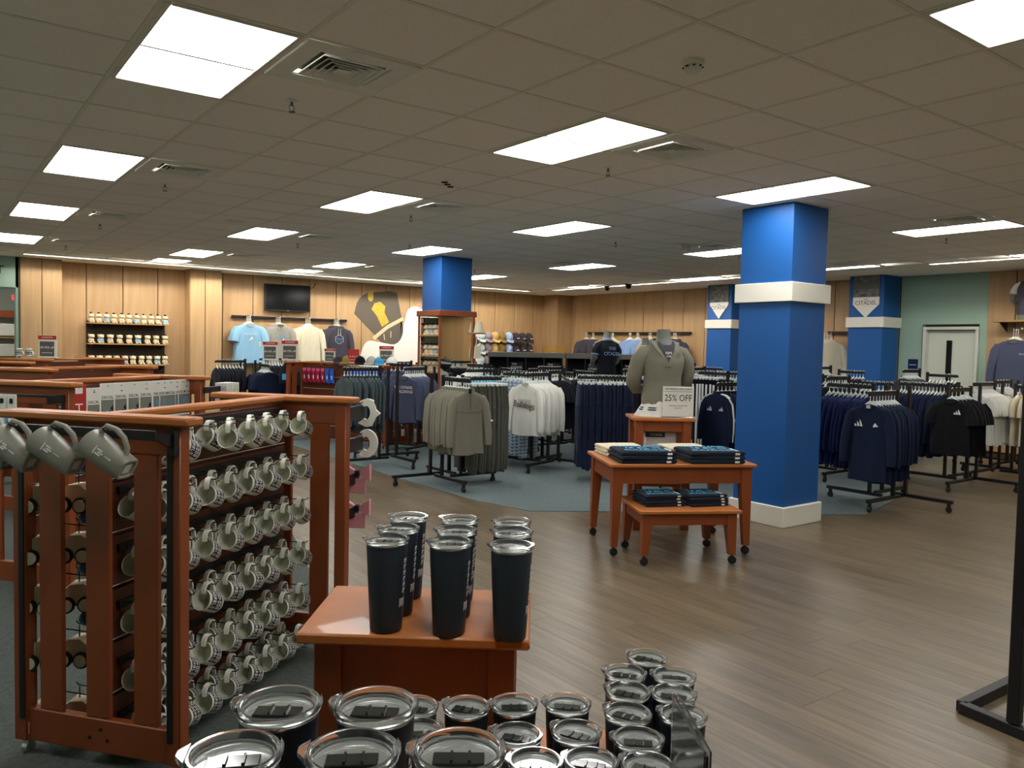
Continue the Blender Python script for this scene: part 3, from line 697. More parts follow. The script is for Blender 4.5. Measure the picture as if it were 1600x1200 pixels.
# things on and in the sock rack
def sock():
    o = G().loft([[(-.03, -.006, 0), (.03, -.006, 0), (.03, .006, 0), (-.03, .006, 0)], [(-.03, -.012, -.10), (.028, -.012, -.10), (.028, .012, -.10), (-.03, .012, -.10)], [(-.03, -.012, -.14), (.05, -.012, -.16), (.05, .012, -.16), (-.03, .012, -.14)], [(-.01, -.008, -.18), (.055, -.008, -.20), (.055, .008, -.20), (-.01, .008, -.18)]]).obj('sock_pair', 'fabric_pink')
    G().box((0, -.002, .02), (.062, .012, .05), .003).obj('header', 'fabric_pink', o, smooth=0); G().box((.005, -.0135, -.10), (.014, .002, .06)).obj('white_mark', 'white_print', o, smooth=0); return o
sk = {}
for i in range(18):
    c = 'pink' if i < 5 else 'vividblue'
    if i in (7, 8, 9): continue
    if c not in sk:
        o = sock(); sk[c] = o
        if c == 'vividblue':
            o.data = o.data.copy(); o.data.materials[0] = FAB['vividblue']; h = o.children[0]; h.data = h.data.copy(); h.data.materials[0] = FAB['vividblue']
        else: o.data.materials[0] = FAB['magenta']
    else: o = dup(sk[c])
    o.location = SX @ Vector((-.86 + .098 * i, -.12, 1.20)); o.rotation_euler = (0, 0, R(-50))
    tag(o, '%s sock pair under the caps, hook %s from the left' % (('pink' if i < 5 else 'bright blue'), (ORD2_ := ORD + ['thirteenth', 'fourteenth', 'fifteenth', 'sixteenth', 'seventeenth', 'eighteenth'])[i]), 'socks', '%s socks on the rack' % ('pink' if i < 5 else 'blue'))
    G().tube([(0, 0, 0), (0, -.11, 0)], .003, 4).obj('hook', 'black_metal', SR, (-.86 + .098 * i, -.025, 1.215))
def cap_proto(m, name='cap'):
    rings = []
    for k in range(6):
        a = k * (pi / 2) / 5; r = .088 * cos(a) + .002
        rings.append([(r * cos(2 * pi * j / 14), r * 1.08 * sin(2 * pi * j / 14), .115 * sin(a) ** .9) for j in range(14)])
    o = G().loft(rings, (1, 1)).obj(name, m)
    v = []
    n = 9
    for z in (0, -.006): v.append([(.088 * cos(pi + pi * j / (n - 1)) * .95, -.03 + -.06 * 0 + (.09 * 1.05 * sin(pi + pi * j / (n - 1))), z + .012) for j in range(n)] + [(.082 * cos(2 * pi - pi * j / (n - 1)), -.04 - .135 * abs(sin(pi * j / (n - 1))) ** .7, z - .016) for j in range(n)])
    G().loft(v, (1, 1)).obj('visor', m, o)
    G().ell((0, 0, .117), (.009, .009, .006), 8, 4).obj('button', m, o); return o
capx = [('dark cap with gold crown', 'cap_dark', -.22), ('tan cap', 'cap_camo', -.05), ('black cap', 'black', .22), ('silver grey cap', 'lightgrey', .45), ('light blue cap', 'cyan', .62), ('white cap', 'white', .85)]
cp = {}
for i, (lab, f_, x) in enumerate(capx):
    if f_ not in cp: cp[f_] = cap_proto(FAB[f_]); o = cp[f_]
    o.location = SX @ Vector((x, -.01, 1.352)); o.rotation_euler = (0, 0, R(-20 - 40 * (i % 2)))
    tag(o, lab + ' lying on top of the sock rack', 'cap', 'caps on the sock rack')
sale_sign((4.72, 13.1, 1.318), CR, 'left one of two grey sale signs on the rack below the wall shirts', 1.2); sale_sign((5.0, 12.95, 1.318), CR, 'right one of two grey sale signs on the rack below the wall shirts', 1.3)
sale_sign(SX @ Vector((-.42, 0, 1.351)), CR, 'grey and white sale sign on the sock rack below the dark hoodie', .85)
sale_sign(SX @ Vector((.08, 0, 1.351)), CR, 'all red sale sign on the sock rack among the caps', .85, True)
sale_sign(SX @ Vector((.74, 0, 1.351)), CR, 'grey sale sign with red strip at the right end of the sock rack', 1.1)
t = thing('drawstring_bag', 'dark drawstring bag with light blue patch hanging at the end of the sock rack', 'bag', SX @ Vector((-1.10, -.30, 1.31)), R(-40))
G().loft([[(r * cos(a), r * .45 * sin(a), z) for a in [2 * pi * j / 12 for j in range(12)]] for r, z in ((.03, 0), (.06, -.04), (.10, -.14), (.12, -.27), (.11, -.33), (.06, -.345))], (1, 1)).obj('body', 'fabric_ink', t)
G().box((0, -.058, -.22), (.085, .006, .10), .002).obj('patch', 'blue_print', t, smooth=0); G().tube([(-.05, 0, -.03), (-.02, 0, .09), (.02, 0, .09), (.05, 0, -.03)], .004, 5).obj('cord', 'lightgrey_print', t)
G().box((0, 0, 0), (.16, .05, .05), .004).obj('bracket', 'black_metal', SR, (-1.05, -.26, 1.29), smooth=0)
# ================================================================== TUMBLER DISPLAY (foreground)
EX, RX_ = Vector((.62, .785, 0)), Vector((.785, -.62, 0))           # depth and width directions of the display tables
def er(e, r, z): return EX * e + RX_ * r + Vector((0, 0, z))
RT = math.atan2(-.62, .785)
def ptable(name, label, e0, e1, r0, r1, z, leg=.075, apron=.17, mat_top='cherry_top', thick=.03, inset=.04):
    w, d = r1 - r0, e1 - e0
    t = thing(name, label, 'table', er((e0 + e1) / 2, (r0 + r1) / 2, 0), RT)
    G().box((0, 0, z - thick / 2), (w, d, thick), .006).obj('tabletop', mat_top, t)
    for sx in (-1, 1):
        for sy in (-1, 1):
            G().box((sx * (w / 2 - inset - leg / 2), sy * (d / 2 - inset - leg / 2), (z - thick) / 2), (leg, leg, z - thick), .004).obj('leg', 'cherry', t, smooth=0)
        G().box((sx * (w / 2 - inset - .025), 0, z - thick - apron / 2), (.02, d - 2 * inset - 2 * leg, apron)).obj('apron', 'cherry', t, smooth=0)
    for sy in (-1, 1): G().box((0, sy * (d / 2 - inset - .025), z - thick - apron / 2), (w - 2 * inset - 2 * leg, .02, apron)).obj('apron', 'cherry', t, smooth=0)
    return t
UT = ptable('display_table', 'tall cherry display table holding nine dark tumblers', 2.107, 2.545, -.632, 0.006, .84)
ptable('display_table', 'low cherry nesting table crowded with clear-lidded tumblers', 1.17, 2.095, -.46, .45, .61, apron=.1)
ptable('display_table', 'tall cherry table at the bottom edge under the five nearest tumblers', .52, 1.12, -.50, .03, .95, apron=.1)
def tumbler_proto(s=1.0):
    r = .05 * s; H = .215 * s
    o = G().lathe([(.001, 0), (.036 * s, 0), (.0385 * s, .004), (.0395 * s, .02 * s), (.049 * s, H - .012), (.0485 * s, H - .006)], 28).obj('tumbler', 'tumbler_navy')
    G().lathe([(.0485 * s, H - .006), (.049 * s, H), (.046 * s, H + .001), (.0445 * s, H - .01), (.036 * s, .012), (.001, .008)], 28).obj('steel_liner', 'steel', o)
    L = G()
    z = H
    L.lathe([(.0500 * s, z - .003), (.0520 * s, z + .001), (.0522 * s, z + .007), (.0505 * s, z + .0105), (.0470 * s, z + .0105), (.0450 * s, z + .006), (.0435 * s, z - .0015), (.0435 * s, z - .005), (.0455 * s, z - .004), (.0500 * s, z - .003)], 36)
    L.lathe([(.0434 * s, z - .0016), (.030 * s, z - .0022), (.0005, z - .0022), (.0005, z - .0046), (.0434 * s, z - .0046)], 36, 1)
    # spout nubs left and right on the rim
    for a in (pi, 0):
        T = Matrix.Rotation(a, 4, 'Z') @ Matrix.Translation((.052 * s, 0, z + .008))
        L.loft([[(-.003, -.022, -.004), (-.003, .022, -.004), (-.003, .022, .004), (-.003, -.022, .004)], [(.002 + .006 * (a > 1), -.006, -.001), (.002 + .006 * (a > 1), .006, -.001), (.002 + .006 * (a > 1), .006, .004), (.002 + .006 * (a > 1), -.006, .004)]], (1, 1), 0, T)
    L.obj('lid', ['clear_plastic', mat('lid_disc', 'd3d8d2', .06, trans=.72, ior=1.45)], o)
    sl = G().box((0, -.006 * s, z + .0002), (.058 * s, .026 * s, .0035), .001).box((-.008, -.006 * s, z + .003), (.003, .022 * s, .004)).box((.012, -.006 * s, z + .003), (.003, .022 * s, .004))
    sl.obj('slider', mat('smoke_plastic', '3c403c', .1, trans=.5), o, smooth=0)
    # white vertical lettering wrapped on one side
    rr = lambda zz: (.0395 + (.0095) * (zz - .02 * s) / (H - .012 - .02 * s)) * s + .0008
    p = G(); rnd = random.Random(2)
    def patch(a0, a1, z0, z1):
        p.loft([[(rr(zz) * cos(a), rr(zz) * sin(a), zz) for a in (a0, (a0 + a1) / 2, a1)] for zz in (z0, z1)], (0, 0), closed=False)
    zz = .095 * s
    for q in range(6):
        patch(-.30, -.18, zz, zz + .006 * s); patch(-.30, -.02, zz + .006 * s, zz + .011 * s)
        if q % 2: patch(-.08, .02, zz, zz + .006 * s)
        zz += .0145 * s
    for q in range(3):
        a = -.52 + q * .17; patch(a, a + .05, .062 * s, .083 * s); patch(a + .09, a + .14, .066 * s, .079 * s); patch(a, a + .12, .079 * s, .083 * s)
    p.obj('white_lettering', 'white_print', o, smooth=0, fix=False)
    return o
TU = tumbler_proto(1.145); TL = tumbler_proto(1.0)
top9 = [(1.03, 1.94, 'left of the front row'), (1.12, 2.04, 'left of the middle row'), (1.22, 2.16, 'left of the back row'), (1.16, 1.82, 'centre of the front row'), (1.25, 1.93, 'centre of the middle row'), (1.34, 2.05, 'centre of the back row'), (1.28, 1.70, 'right of the front row'), (1.38, 1.83, 'right of the middle row'), (1.46, 1.94, 'right of the back row')]
for k, (x, y, w) in enumerate(top9):
    o = TU if k == 0 else dup(TU)
    o.location = (x, y, .8402); o.rotation_euler = (0, 0, math.atan2(-y, -x) + 1.32 + (0, .05, -.06, .12, .1, .02, .22, .16, .2)[k])
    tag(o, 'dark tumbler with clear lid on the tall display table, ' + w, 'tumbler', 'tumblers on the tall table')
low = [(1.51, 1.41, 'farthest, at the right tip'), (1.39, 1.37, 'right block, second back'), (1.48, 1.29, 'right edge, second back'), (1.32, 1.29, 'right block, third back'), (1.40, 1.22, 'right edge, third back'), (1.24, 1.21, 'right block, fourth back'), (1.335, 1.135, 'right edge, behind the dark panel'), (1.175, 1.115, 'right block, fifth back'), (1.115, 1.03, 'right block, at the bottom edge'),
       (1.16, 1.29 + .03, 'column right of the leg, rearmost'), (1.09, 1.21, 'column right of the leg, second'), (1.035, 1.105, 'column right of the leg, bottom'), (1.06, 1.385, 'before the right leg, rearmost'), (.98, 1.27, 'before the right leg, second'), (.945, 1.165, 'before the right leg, bottom'),
       (.965, 1.435, 'left of the right table leg'), (.87, 1.50, 'half hidden behind the big nearest lids'), (.82, 1.40, 'mostly hidden behind the big nearest lids')]
for k, (x, y, w) in enumerate(low):
    o = TL if k == 0 else dup(TL)
    o.location = (x, y, .6102); o.rotation_euler = (0, 0, math.atan2(-y, -x) + 1.4 + .12 * ((k * 7) % 5 - 2))
    tag(o, 'dark tumbler with clear lid on the low table, ' + w, 'tumbler', 'tumblers on the low table')
big = [(.36, .96, 'back left'), (.46, .89, 'back right'), (.275, .87, 'front left'), (.385, .80, 'front middle'), (.485, .735, 'front right')]
for k, (x, y, w) in enumerate(big):
    o = dup(TL); o.location = (x, y, .9502); o.rotation_euler = (0, 0, math.atan2(-y, -x) + 1.3 + .06 * k)
    tag(o, 'large nearest dark tumbler with clear lid at the bottom edge, ' + w, 'tumbler', 'nearest tumblers')
t = thing('acrylic_sign_holder', 'dark upright sign holder with clear edges at the bottom right of the tumblers', 'sign holder', (1.115, .93, .62), math.atan2(.13, .09))
G().box((0, 0, .18), (.22, .004, .30)).obj('dark_insert', 'black_matte', t, smooth=0)
for s in (-1, 1): G().box((0, s * .0048, .18), (.225, .004, .32), .001).obj('clear_sheet', 'clear_plastic', t, smooth=0)
G().box((0, 0, .006), (.225, .10, .012), .003).obj('foot', 'clear_plastic', t, smooth=0)

# ================================================================== NESTING TABLES WITH SHIRTS
def taper_table(name, label, c, rot, w, d, z, cast=.075, apron=.13, inset=.03, lt=.085, lb=.05):
    t = thing(name, label, 'table', c, rot)
    G().box((0, 0, z - .014), (w, d, .028), .006).obj('tabletop', 'cherry_top', t)
    for sx in (-1, 1):
        for sy in (-1, 1):
            cx, cy = sx * (w / 2 - inset - lt / 2), sy * (d / 2 - inset - lt / 2)
            l = G().loft([[(cx - sx * (lt - h) / 2 * -1 + i * h / 2, cy + sy * (lt - h) / 2 + j * h / 2, zz) for i, j in ((-1, -1), (1, -1), (1, 1), (-1, 1))] for h, zz in ((lb, cast), (lt, z - .14), (lt, z - .028))]).obj('leg', 'cherry', t, smooth=0)
            q = G().lathe([(.006, -.018), (.03, -.016), (.034, 0), (.03, .016), (.006, .018)], 14, cap=(1, 1), T=Matrix.Translation((cx + sx * .017, cy + sy * .017, .034)) @ Matrix.Rotation(pi / 2, 4, 'X'))
            q.cyl((cx + sx * .017, cy + sy * .017, .05), (cx + sx * .017, cy + sy * .017, cast + .004), .012, 8).obj('caster', 'wheel', l)
        G().box((sx * (w / 2 - inset - .02), 0, z - .028 - apron / 2), (.02, d - 2 * inset - 2 * lt + .02, apron)).obj('apron', 'cherry', t, smooth=0)
    for sy in (-1, 1): G().box((0, sy * (d / 2 - inset - .02), z - .028 - apron / 2), (w - 2 * inset - 2 * lt + .02, .02, apron)).obj('apron', 'cherry', t, smooth=0)
    return t
TR = R(-29)
def loc2(c, rot, x, y, z): return Matrix.Translation(c) @ Matrix.Rotation(rot, 4, 'Z') @ Vector((x, y, z))
TC = (5.01, 4.505, 0)
taper_table('nesting_table', 'large cherry nesting table on casters stacked with dark shirts', TC, TR, 1.20, .80, .735)
SC = (4.80, 4.20, 0)
taper_table('nesting_table', 'small cherry nesting table tucked under the larger one', SC, TR, .80, .62, .425, apron=.09, lt=.075)
def folded(m, w=.36, d=.30, h=.026, name='folded_shirt'):
    rings = []
    for x in (-w / 2, -w / 2 + .012, 0, w / 2 - .012, w / 2):
        e = .5 if abs(x) == w / 2 else 1
        rings.append([(x + .004 * sin(y * 30), y, z * e + h / 2 + .002 * sin(x * 25 + y * 17)) for y, z in ((-d / 2 - .006, 0), (-d / 2, h / 2), (-.05, h / 2 * .92), (.06, h / 2), (d / 2, h / 2 * .9), (d / 2 + .004, 0), (d / 2, -h / 2), (-d / 2, -h / 2))])
    return G().loft(rings, (1, 1)).obj(name, m, smooth=60)
fs = None; fc = None
def stack(base, n, rot, label, grp, printed=True, s=1.0, kind='dark', h=.026):
    global fs, fc
    for k in range(n):
        if kind == 'dark':
            if fs is None: fs = folded(FAB['darkshirt']); o = fs
            else: o = dup(fs)
            for ch in list(o.children): bpy.data.objects.remove(ch)
        else:
            if fc is None: fc = folded(FAB['cream']); o = fc
            else: o = dup(fc)
        o.location = Vector(base) + Vector((random.uniform(-.006, .006), random.uniform(-.006, .006), k * (h * .98) * s)); o.rotation_euler = (0, 0, rot + random.uniform(-.03, .03)); o.scale = (s, s, s)
        pos = 'top one' if k == n - 1 else 'bottom one' if k == 0 else ('second up' if k == 1 else 'third up')
        tag(o, label + ', %s' % pos, 'shirt', grp)
        if kind == 'dark':
            G().box((.13, -.157, .013), (.03, .003, .012)).obj('white_tag', 'white_print', o, smooth=0)
            if k == n - 1 and printed:
                text('THE CITADEL', .058, 'cyan_print', o, (-.01, .10, h + .003), (0, 0, 0), .9); text('18', .065, 'cyan_print', o, (-.09, .015, h + .003), (0, 0, 0)); text('C', .115, 'cyan_print', o, (0, .01, h + .003), (0, 0, 0)); text('42', .065, 'cyan_print', o, (.09, .015, h + .003), (0, 0, 0))
                text('BULLDOGS', .058, 'cyan_print', o, (0, -.085, h + .003), (0, 0, 0)); G().box((.145, -.06, h + .002), (.014, .12, .002)).obj('size_strip', 'white_print', o, smooth=0)
for x, w in ((-.29, 'left'), (.27, 'right')): stack(loc2(TC, TR, x, -.20, .736), 3, TR, 'dark folded shirt, front %s pile on the large table' % w, 'dark folded shirts, %s front pile' % w, s=1.25)
for x, w in ((-.36, 'left'), (.20, 'right')): stack(loc2(TC, TR, x, .19, .736), 3, TR + .05, 'cream folded shirt, back %s pile on the large table' % w, 'cream folded shirts, %s back pile' % w, kind='cream', s=1.0)
for x, w in ((-.17, 'left'), (.18, 'right')): stack(loc2(SC, TR, x, -.02, .426), 4, TR + .1, 'dark folded shirt, %s pile on the small table' % w, 'dark folded shirts, small table %s' % w, s=.88)
# riser table, mannequin, sign
RC = (5.48, 5.05, 0); RR = R(-36)
t = thing('riser_table', 'tall narrow cherry riser table carrying the mannequin torso', 'table', RC, RR)
G().box((0, 0, 1.005), (.56, .46, .03), .006).obj('tabletop', 'cherry_top', t)
for sx in (-1, 1):
    for sy in (-1, 1): G().box((sx * .215, sy * .165, .495), (.075, .075, .99), .004).obj('leg', 'cherry', t, smooth=0)
    G().box((sx * .215, 0, .942), (.02, .26, .095)).obj('apron', 'cherry', t, smooth=0)
for sy in (-1, 1): G().box((0, sy * .165, .942), (.36, .02, .095)).obj('apron', 'cherry', t, smooth=0)
G().box((0, 0, .40), (.42, .3, .025)).obj('shelf', 'cherry', t, smooth=0)
t = thing('price_sign', 'white sign reading 25% OFF in front of the mannequin torso', 'sign', loc2(RC, RR, .13, -.17, 1.021), R(-38))
G().box((0, 0, .145), (.28, .008, .27), .002).obj('board', 'sign_white', t, smooth=0); G().box((0, 0, .006), (.30, .09, .012), .003).obj('foot', 'clear_plastic', t, smooth=0)
text('THE PERFECT GIFT EVENT', .021, 'black_print', t, (0, -.0052, .258)); text('25% OFF', .085, 'black_print', t, (0, -.0052, .175), sx=.78); text('CLOTHING, ACCESSORIES', .014, 'grey_print', t, (0, -.0052, .107)); text('AND GIFTS', .014, 'grey_print', t, (0, -.0052, .085))
G().box((0, -.005, .236), (.25, .002, .003)).obj('rule', 'grey_print', t, smooth=0)
def ringxy(rx, ry, z, n=20, cx=0, cy=0, p=1.0): return [(cx + rx * cos(2 * pi * j / n), cy + ry * (abs(sin(2 * pi * j / n)) ** p) * (1 if sin(2 * pi * j / n) > 0 else -1), z) for j in range(n)]
def torso(name, label, loc, rot, top, longsleeve=True, s=1.0, stripe=None, skirt=True):
    t = thing(name, label, 'mannequin', loc, rot)
    G().loft([ringxy(.055, .055, .90, cy=.005), ringxy(.057, .058, .86, cy=.005), ringxy(.062, .064, .80), ringxy(.085, .075, .765), ringxy(.12, .085, .74)], (1, 1)).obj('neck', 'mannequin', t)
    b = G().loft([ringxy(.172, .12, .10, 24), ringxy(.180, .125, .13, 24), ringxy(.182, .12, .20, 24), ringxy(.166, .11, .32, 24), ringxy(.168, .112, .42, 24), ringxy(.182, .130, .53, 24, cy=-.012), ringxy(.186, .125, .60, 24, cy=-.01), ringxy(.182, .105, .665, 24), ringxy(.150, .085, .715, 24), ringxy(.105, .07, .75, 24), ringxy(.072, .066, .775, 24)], (1, 0))
    b = b.obj('top', top, t, smooth=60)
    if longsleeve:
        for sx in (-1, 1):
            G().tube([(sx * .10, .0, .695), (sx * .165, .0, .660), (sx * .212, .012, .58), (sx * .236, .03, .45), (sx * .240, .07, .34), (sx * .19, .14, .27), (sx * .06, .165, .275)], [.05, .068, .072, .068, .064, .055, .045], 14).obj('sleeve', top, t, smooth=60)
        # wide open collar with a zip placket and inner tee
        v = lambda y, z: y
        for sx in (-1, 1):
            G().loft([[(sx * .008, -.137, .565), (sx * .018, -.140, .565), (sx * .016, -.126, .56), (sx * .006, -.126, .56)], [(sx * .055, -.112, .68), (sx * .095, -.118, .675), (sx * .09, -.095, .665), (sx * .05, -.095, .672)], [(sx * .085, -.04, .775), (sx * .125, -.045, .765), (sx * .125, -.025, .745), (sx * .08, -.02, .755)], [(sx * .09, .05, .80), (sx * .12, .055, .785), (sx * .115, .06, .755), (sx * .08, .055, .77)], [(0.001 * sx, .098, .815), (0.001 * sx, .115, .80), (0.001 * sx, .11, .765), (0.001 * sx, .095, .775)]]).obj('collar', top, t, smooth=60)
        # front inset tee
        ins = G().loft([[(0, -.1395, .56), (0, -.139, .559)], [(-.022, -.137, .62), (.022, -.137, .62)], [(-.055, -.118, .69), (.055, -.118, .69)], [(-.075, -.078, .745), (.075, -.078, .745)], [(-.07, -.05, .775), (.07, -.05, .775)]], (0, 0), closed=False)
        ins = ins.obj('undershirt', 'fabric_charcoal', t)
        text('REPS', .036, 'white_print', t, (0, -.132, .655), (pi / 2 - .25, 0, 0), .8); text('LOVE', .026, 'white_print', t, (0, -.140, .622), (pi / 2 - .2, 0, 0), .7)
        e = G()
        for k in range(14):
            a = 2 * pi * k / 14; e.box((.10 + .026 * cos(a), -.128, .645 + .026 * sin(a)), (.006, .004, .006))
        e.box((.10, -.128, .645), (.012, .004, .018)); e.obj('round_emblem', 'grey_print', t, smooth=0)
        G().tube([(-.15, -.055, .525), (-.09, -.118, .515), (0, -.1405, .512), (.09, -.118, .515), (.15, -.055, .525)], .0025, 5).obj('seam', 'fabric_darkgrey', t)
    else:
        for sx in (-1, 1):
            G().tube([(sx * .11, 0, .69), (sx * .175, 0, .65), (sx * .222, 0, .57), (sx * .235, 0, .50)], [.052, .068, .070, .068], 12).obj('sleeve', top, t, smooth=60)
            G().tube([(sx * .232, 0, .54), (sx * .243, .01, .46), (sx * .243, .05, .38), (sx * .21, .12, .32)], [.05, .05, .045, .04], 10).obj('arm', 'mannequin', t)
            if stripe: G().tube([(sx * .2325, 0, .515), (sx * .2355, 0, .497)], [.0705, .0700], 12, cap=(0, 0)).obj('sleeve_stripe', stripe, t)
        G().lathe([(.082, .768), (.09, .76), (.09, .75)], 18, T=Matrix.Translation((0, 0, .01))).obj('neck_stripe', stripe or top, t)
    if skirt:
        n = 40; G().loft([[((r + .012 * h * sin(9 * 2 * pi * j / n)) * cos(2 * pi * j / n), (r * .72 + .012 * h * sin(9 * 2 * pi * j / n)) * sin(2 * pi * j / n), z) for j in range(n)] for r, z, h in ((.16, .20, 0), (.178, .12, .2), (.20, .07, .7), (.235, .0, 1))], (1, 1)).obj('skirt', 'fabric_skirt', t, smooth=60)
        for z, r in ((.095, .186), (.075, .196)): G().loft([[((r + .006) * cos(2 * pi * j / n), (r * .72 + .006) * sin(2 * pi * j / n), z + dz) for j in range(n)] for dz in (-.012, .0)], (0, 0)).obj('skirt_stripe', 'fabric_navy', t, smooth=60)
    else: G().loft([ringxy(.15, .105, 0, 20), ringxy(.15, .105, .12, 20)], (1, 1)).obj('hips', 'mannequin', t)
    return t
torso('mannequin_torso', 'grey mannequin torso in khaki quarter-zip pullover and white skirt on riser table', loc2(RC, RR, .02, .02, 1.021), R(-26), 'fabric_fleece').scale = (1.07, 1.05, .885)
t = thing('boxed_shirt', 'white packaged shirt with black label under the riser table top', 'shirt', loc2(RC, RR, .0, .0, .413), RR)
G().box((0, 0, .24), (.30, .14, .47), .02).obj('packet', 'fabric_white', t); G().box((-.05, -.073, .44), (.18, .004, .045)).obj('label', 'black_print', t, smooth=0); text('CITADEL', .03, 'white_print', t, (-.04, -.077, .44))

# ================================================================== MIRRORED COLUMN KIOSK (lower part of the middle column)
KX, KY, KS = 6.755, 10.83, .66
k0 = KS / 2
t = thing('mirror_kiosk', 'cherry framed column surround with mirror and small shelves', 'display case', (KX, KY, 0))
G().box((0, 0, 2.125), (KS + .04, KS + .04, .09), .006).obj('crown', 'cherry', t)
for sx in (-1, 1):
    for sy in (-1, 1): G().box((sx * (k0 - .015), sy * (k0 - .015), 1.04), (.03, .03, 2.08), .003).obj('corner_post', 'cherry', t, smooth=0)
mr = G().box((0, -k0 + .035, 1.14), (KS - .07, .01, 1.86)).obj('mirror', 'mirror', t, smooth=0)
G().box((0, k0 - .035, 1.14), (KS - .07, .01, 1.86)).obj('mirror', 'mirror', t, smooth=0)
G().box((0, 0, .10), (KS - .04, KS - .04, .2)).obj('plinth', 'cherry', t, smooth=0)
G().box((-.10, 0, 1.14), (.01, KS - .07, 1.86)).obj('back_panel', 'mirror', t, smooth=0)
for z in (1.775, 1.455, 1.20): G().box((-.215, 0, z), (.22, KS - .066, .02), .003).obj('shelf', 'maple_shelf', t, smooth=0)
t = thing('lamp_shade_bag', 'cream tote bags hanging at the right edge of the mirrored column', 'bag', (7.10, 10.46, 1.43))
G().loft([[(-.05, -.015, 0), (.07, -.015, 0), (.07, .015, 0), (-.05, .015, 0)], [(-.035, -.01, .20), (.075, -.01, .20), (.075, .01, .20), (-.035, .01, .20)]]).obj('body', 'fabric_cream', t)
G().tube([(-.02, 0, .19), (.0, 0, .33), (.05, 0, .33), (.06, 0, .19)], .006, 5).obj('strap', 'fabric_cream', t)
t = thing('cream_lamp', 'small cream shade on a bracket at the right edge of the mirrored column', 'lamp shade', (7.13, 10.46, 1.84))
G().lathe([(.085, 0), (.05, .17)], 16, cap=(1, 1)).obj('shade', 'fabric_cream', t); G().box((0, .02, -.012), (.2, .12, .02), .003).obj('bracket', 'maple_shelf', t, smooth=0)
# plush toys on shelves
def plush(shirt):
    o = G().ell((0, 0, .052), (.054, .048, .052), 12, 7).obj('plush_toy', 'fabric_beige')
    h = G().ell((0, -.012, .125), (.056, .046, .042), 12, 7).ell((0, -.055, .115), (.028, .018, .018), 8, 5).obj('head', 'fabric_beige', o)
    for s in (-1, 1): G().ell((s * .05, -.005, .15), (.016, .01, .018), 6, 4).obj('ear', 'fabric_tan', h); G().ell((s * .032, -.036, .015), (.02, .03, .018), 8, 4).obj('foot', 'fabric_beige', o)
    G().lathe([(.022, .16), (.02, .188), (.026, .191), (.0, .194)], 10, cap=(1, 1)).obj('small_hat', 'black_matte', o)
    if shirt: G().lathe([(.052, .03), (.056, .055), (.05, .085)], 12).obj('shirt', 'fabric_skyblue', o)
    return o
PA, PB = plush(False), plush(True); usedp = set()
def put_plush(i, loc, label, grp, rz=0, n=0):
    b = i % 4 == 2; src = PB if b else PA
    o = dup(src) if b in usedp else src; usedp.add(b)
    o.location = loc; o.rotation_euler = (0, 0, rz); tag(o, label + ', %s along%s' % (ORD[n], ', in light blue' if b else ''), 'toy', grp)
t = thing('wall_shelves', 'three-tier wall shelf unit of small beige plush toys left of the pilaster', 'shelf', (3.18, 16.575, 0))
G().box((0, 0, 1.45), (1.36, .012, 1.0)).obj('back_panel', mat('shelf_back', '3a2b1d', .7), t, smooth=0)
for z in (1.90, 1.52, 1.13):
    s_ = G().box((0, -.16, z), (1.40, .30, .022), .004).obj('shelf', 'maple_shelf', t, smooth=0)
    for x in (-.62, .62): G().prism([(0, -.011), (-.26, -.011), (0, -.09)], -.006, .006, T=Matrix(((0, 0, 1, x), (1, 0, 0, -.01), (0, 1, 0, z), (0, 0, 0, 1)))).obj('shelf_bracket', 'maple_dark', t, smooth=0)
for r, (z, n) in enumerate(((1.90, 11), (1.52, 9), (1.13, 10))):
    for i in range(n):
        put_plush(i + r, (2.54 + 1.28 * i / (n - 1), 16.36 + .02 * (i % 2), z + .012), 'small plush toy with dark hat on the %s wall shelf' % ('top', 'middle', 'bottom')[r], 'plush toys, %s wall shelf' % ('top', 'middle', 'bottom')[r], .4 - .15 * (i % 3), i)
for r, z in enumerate((1.775, 1.455, 1.20)):
    for i in range(4):
        put_plush(i + r, (KX - .225, KY - .21 + .14 * i, z + .011), 'small plush toy on the %s shelf of the mirrored column' % ('top', 'middle', 'bottom')[r], 'plush toys, %s kiosk shelf' % ('top', 'middle', 'bottom')[r], -pi / 2 + .2, i)
# ================================================================== BACK WALL
t = thing('wall_television', 'black flat television mounted on the wood wall above the shirts', 'television', (6.31, 16.50, 2.56))
G().box((0, 0, 0), (1.0, .05, .57), .008).obj('body', 'black_matte', t, smooth=0); G().box((0, -.0265, .008), (.96, .002, .52)).obj('screen', 'screen', t, smooth=0); G().box((0, .045, 0), (.3, .06, .3)).obj('mount', 'black_metal', t, smooth=0); G().box((0, -.027, -.272), (.05, .003, .008)).obj('badge', 'lightgrey_print', t, smooth=0)
G().tube([(.48, .03, .2), (.58, .02, .26), (.63, .02, .36), (.65, .04, .34)], .008, 6).obj('cable', 'black_matte', t)
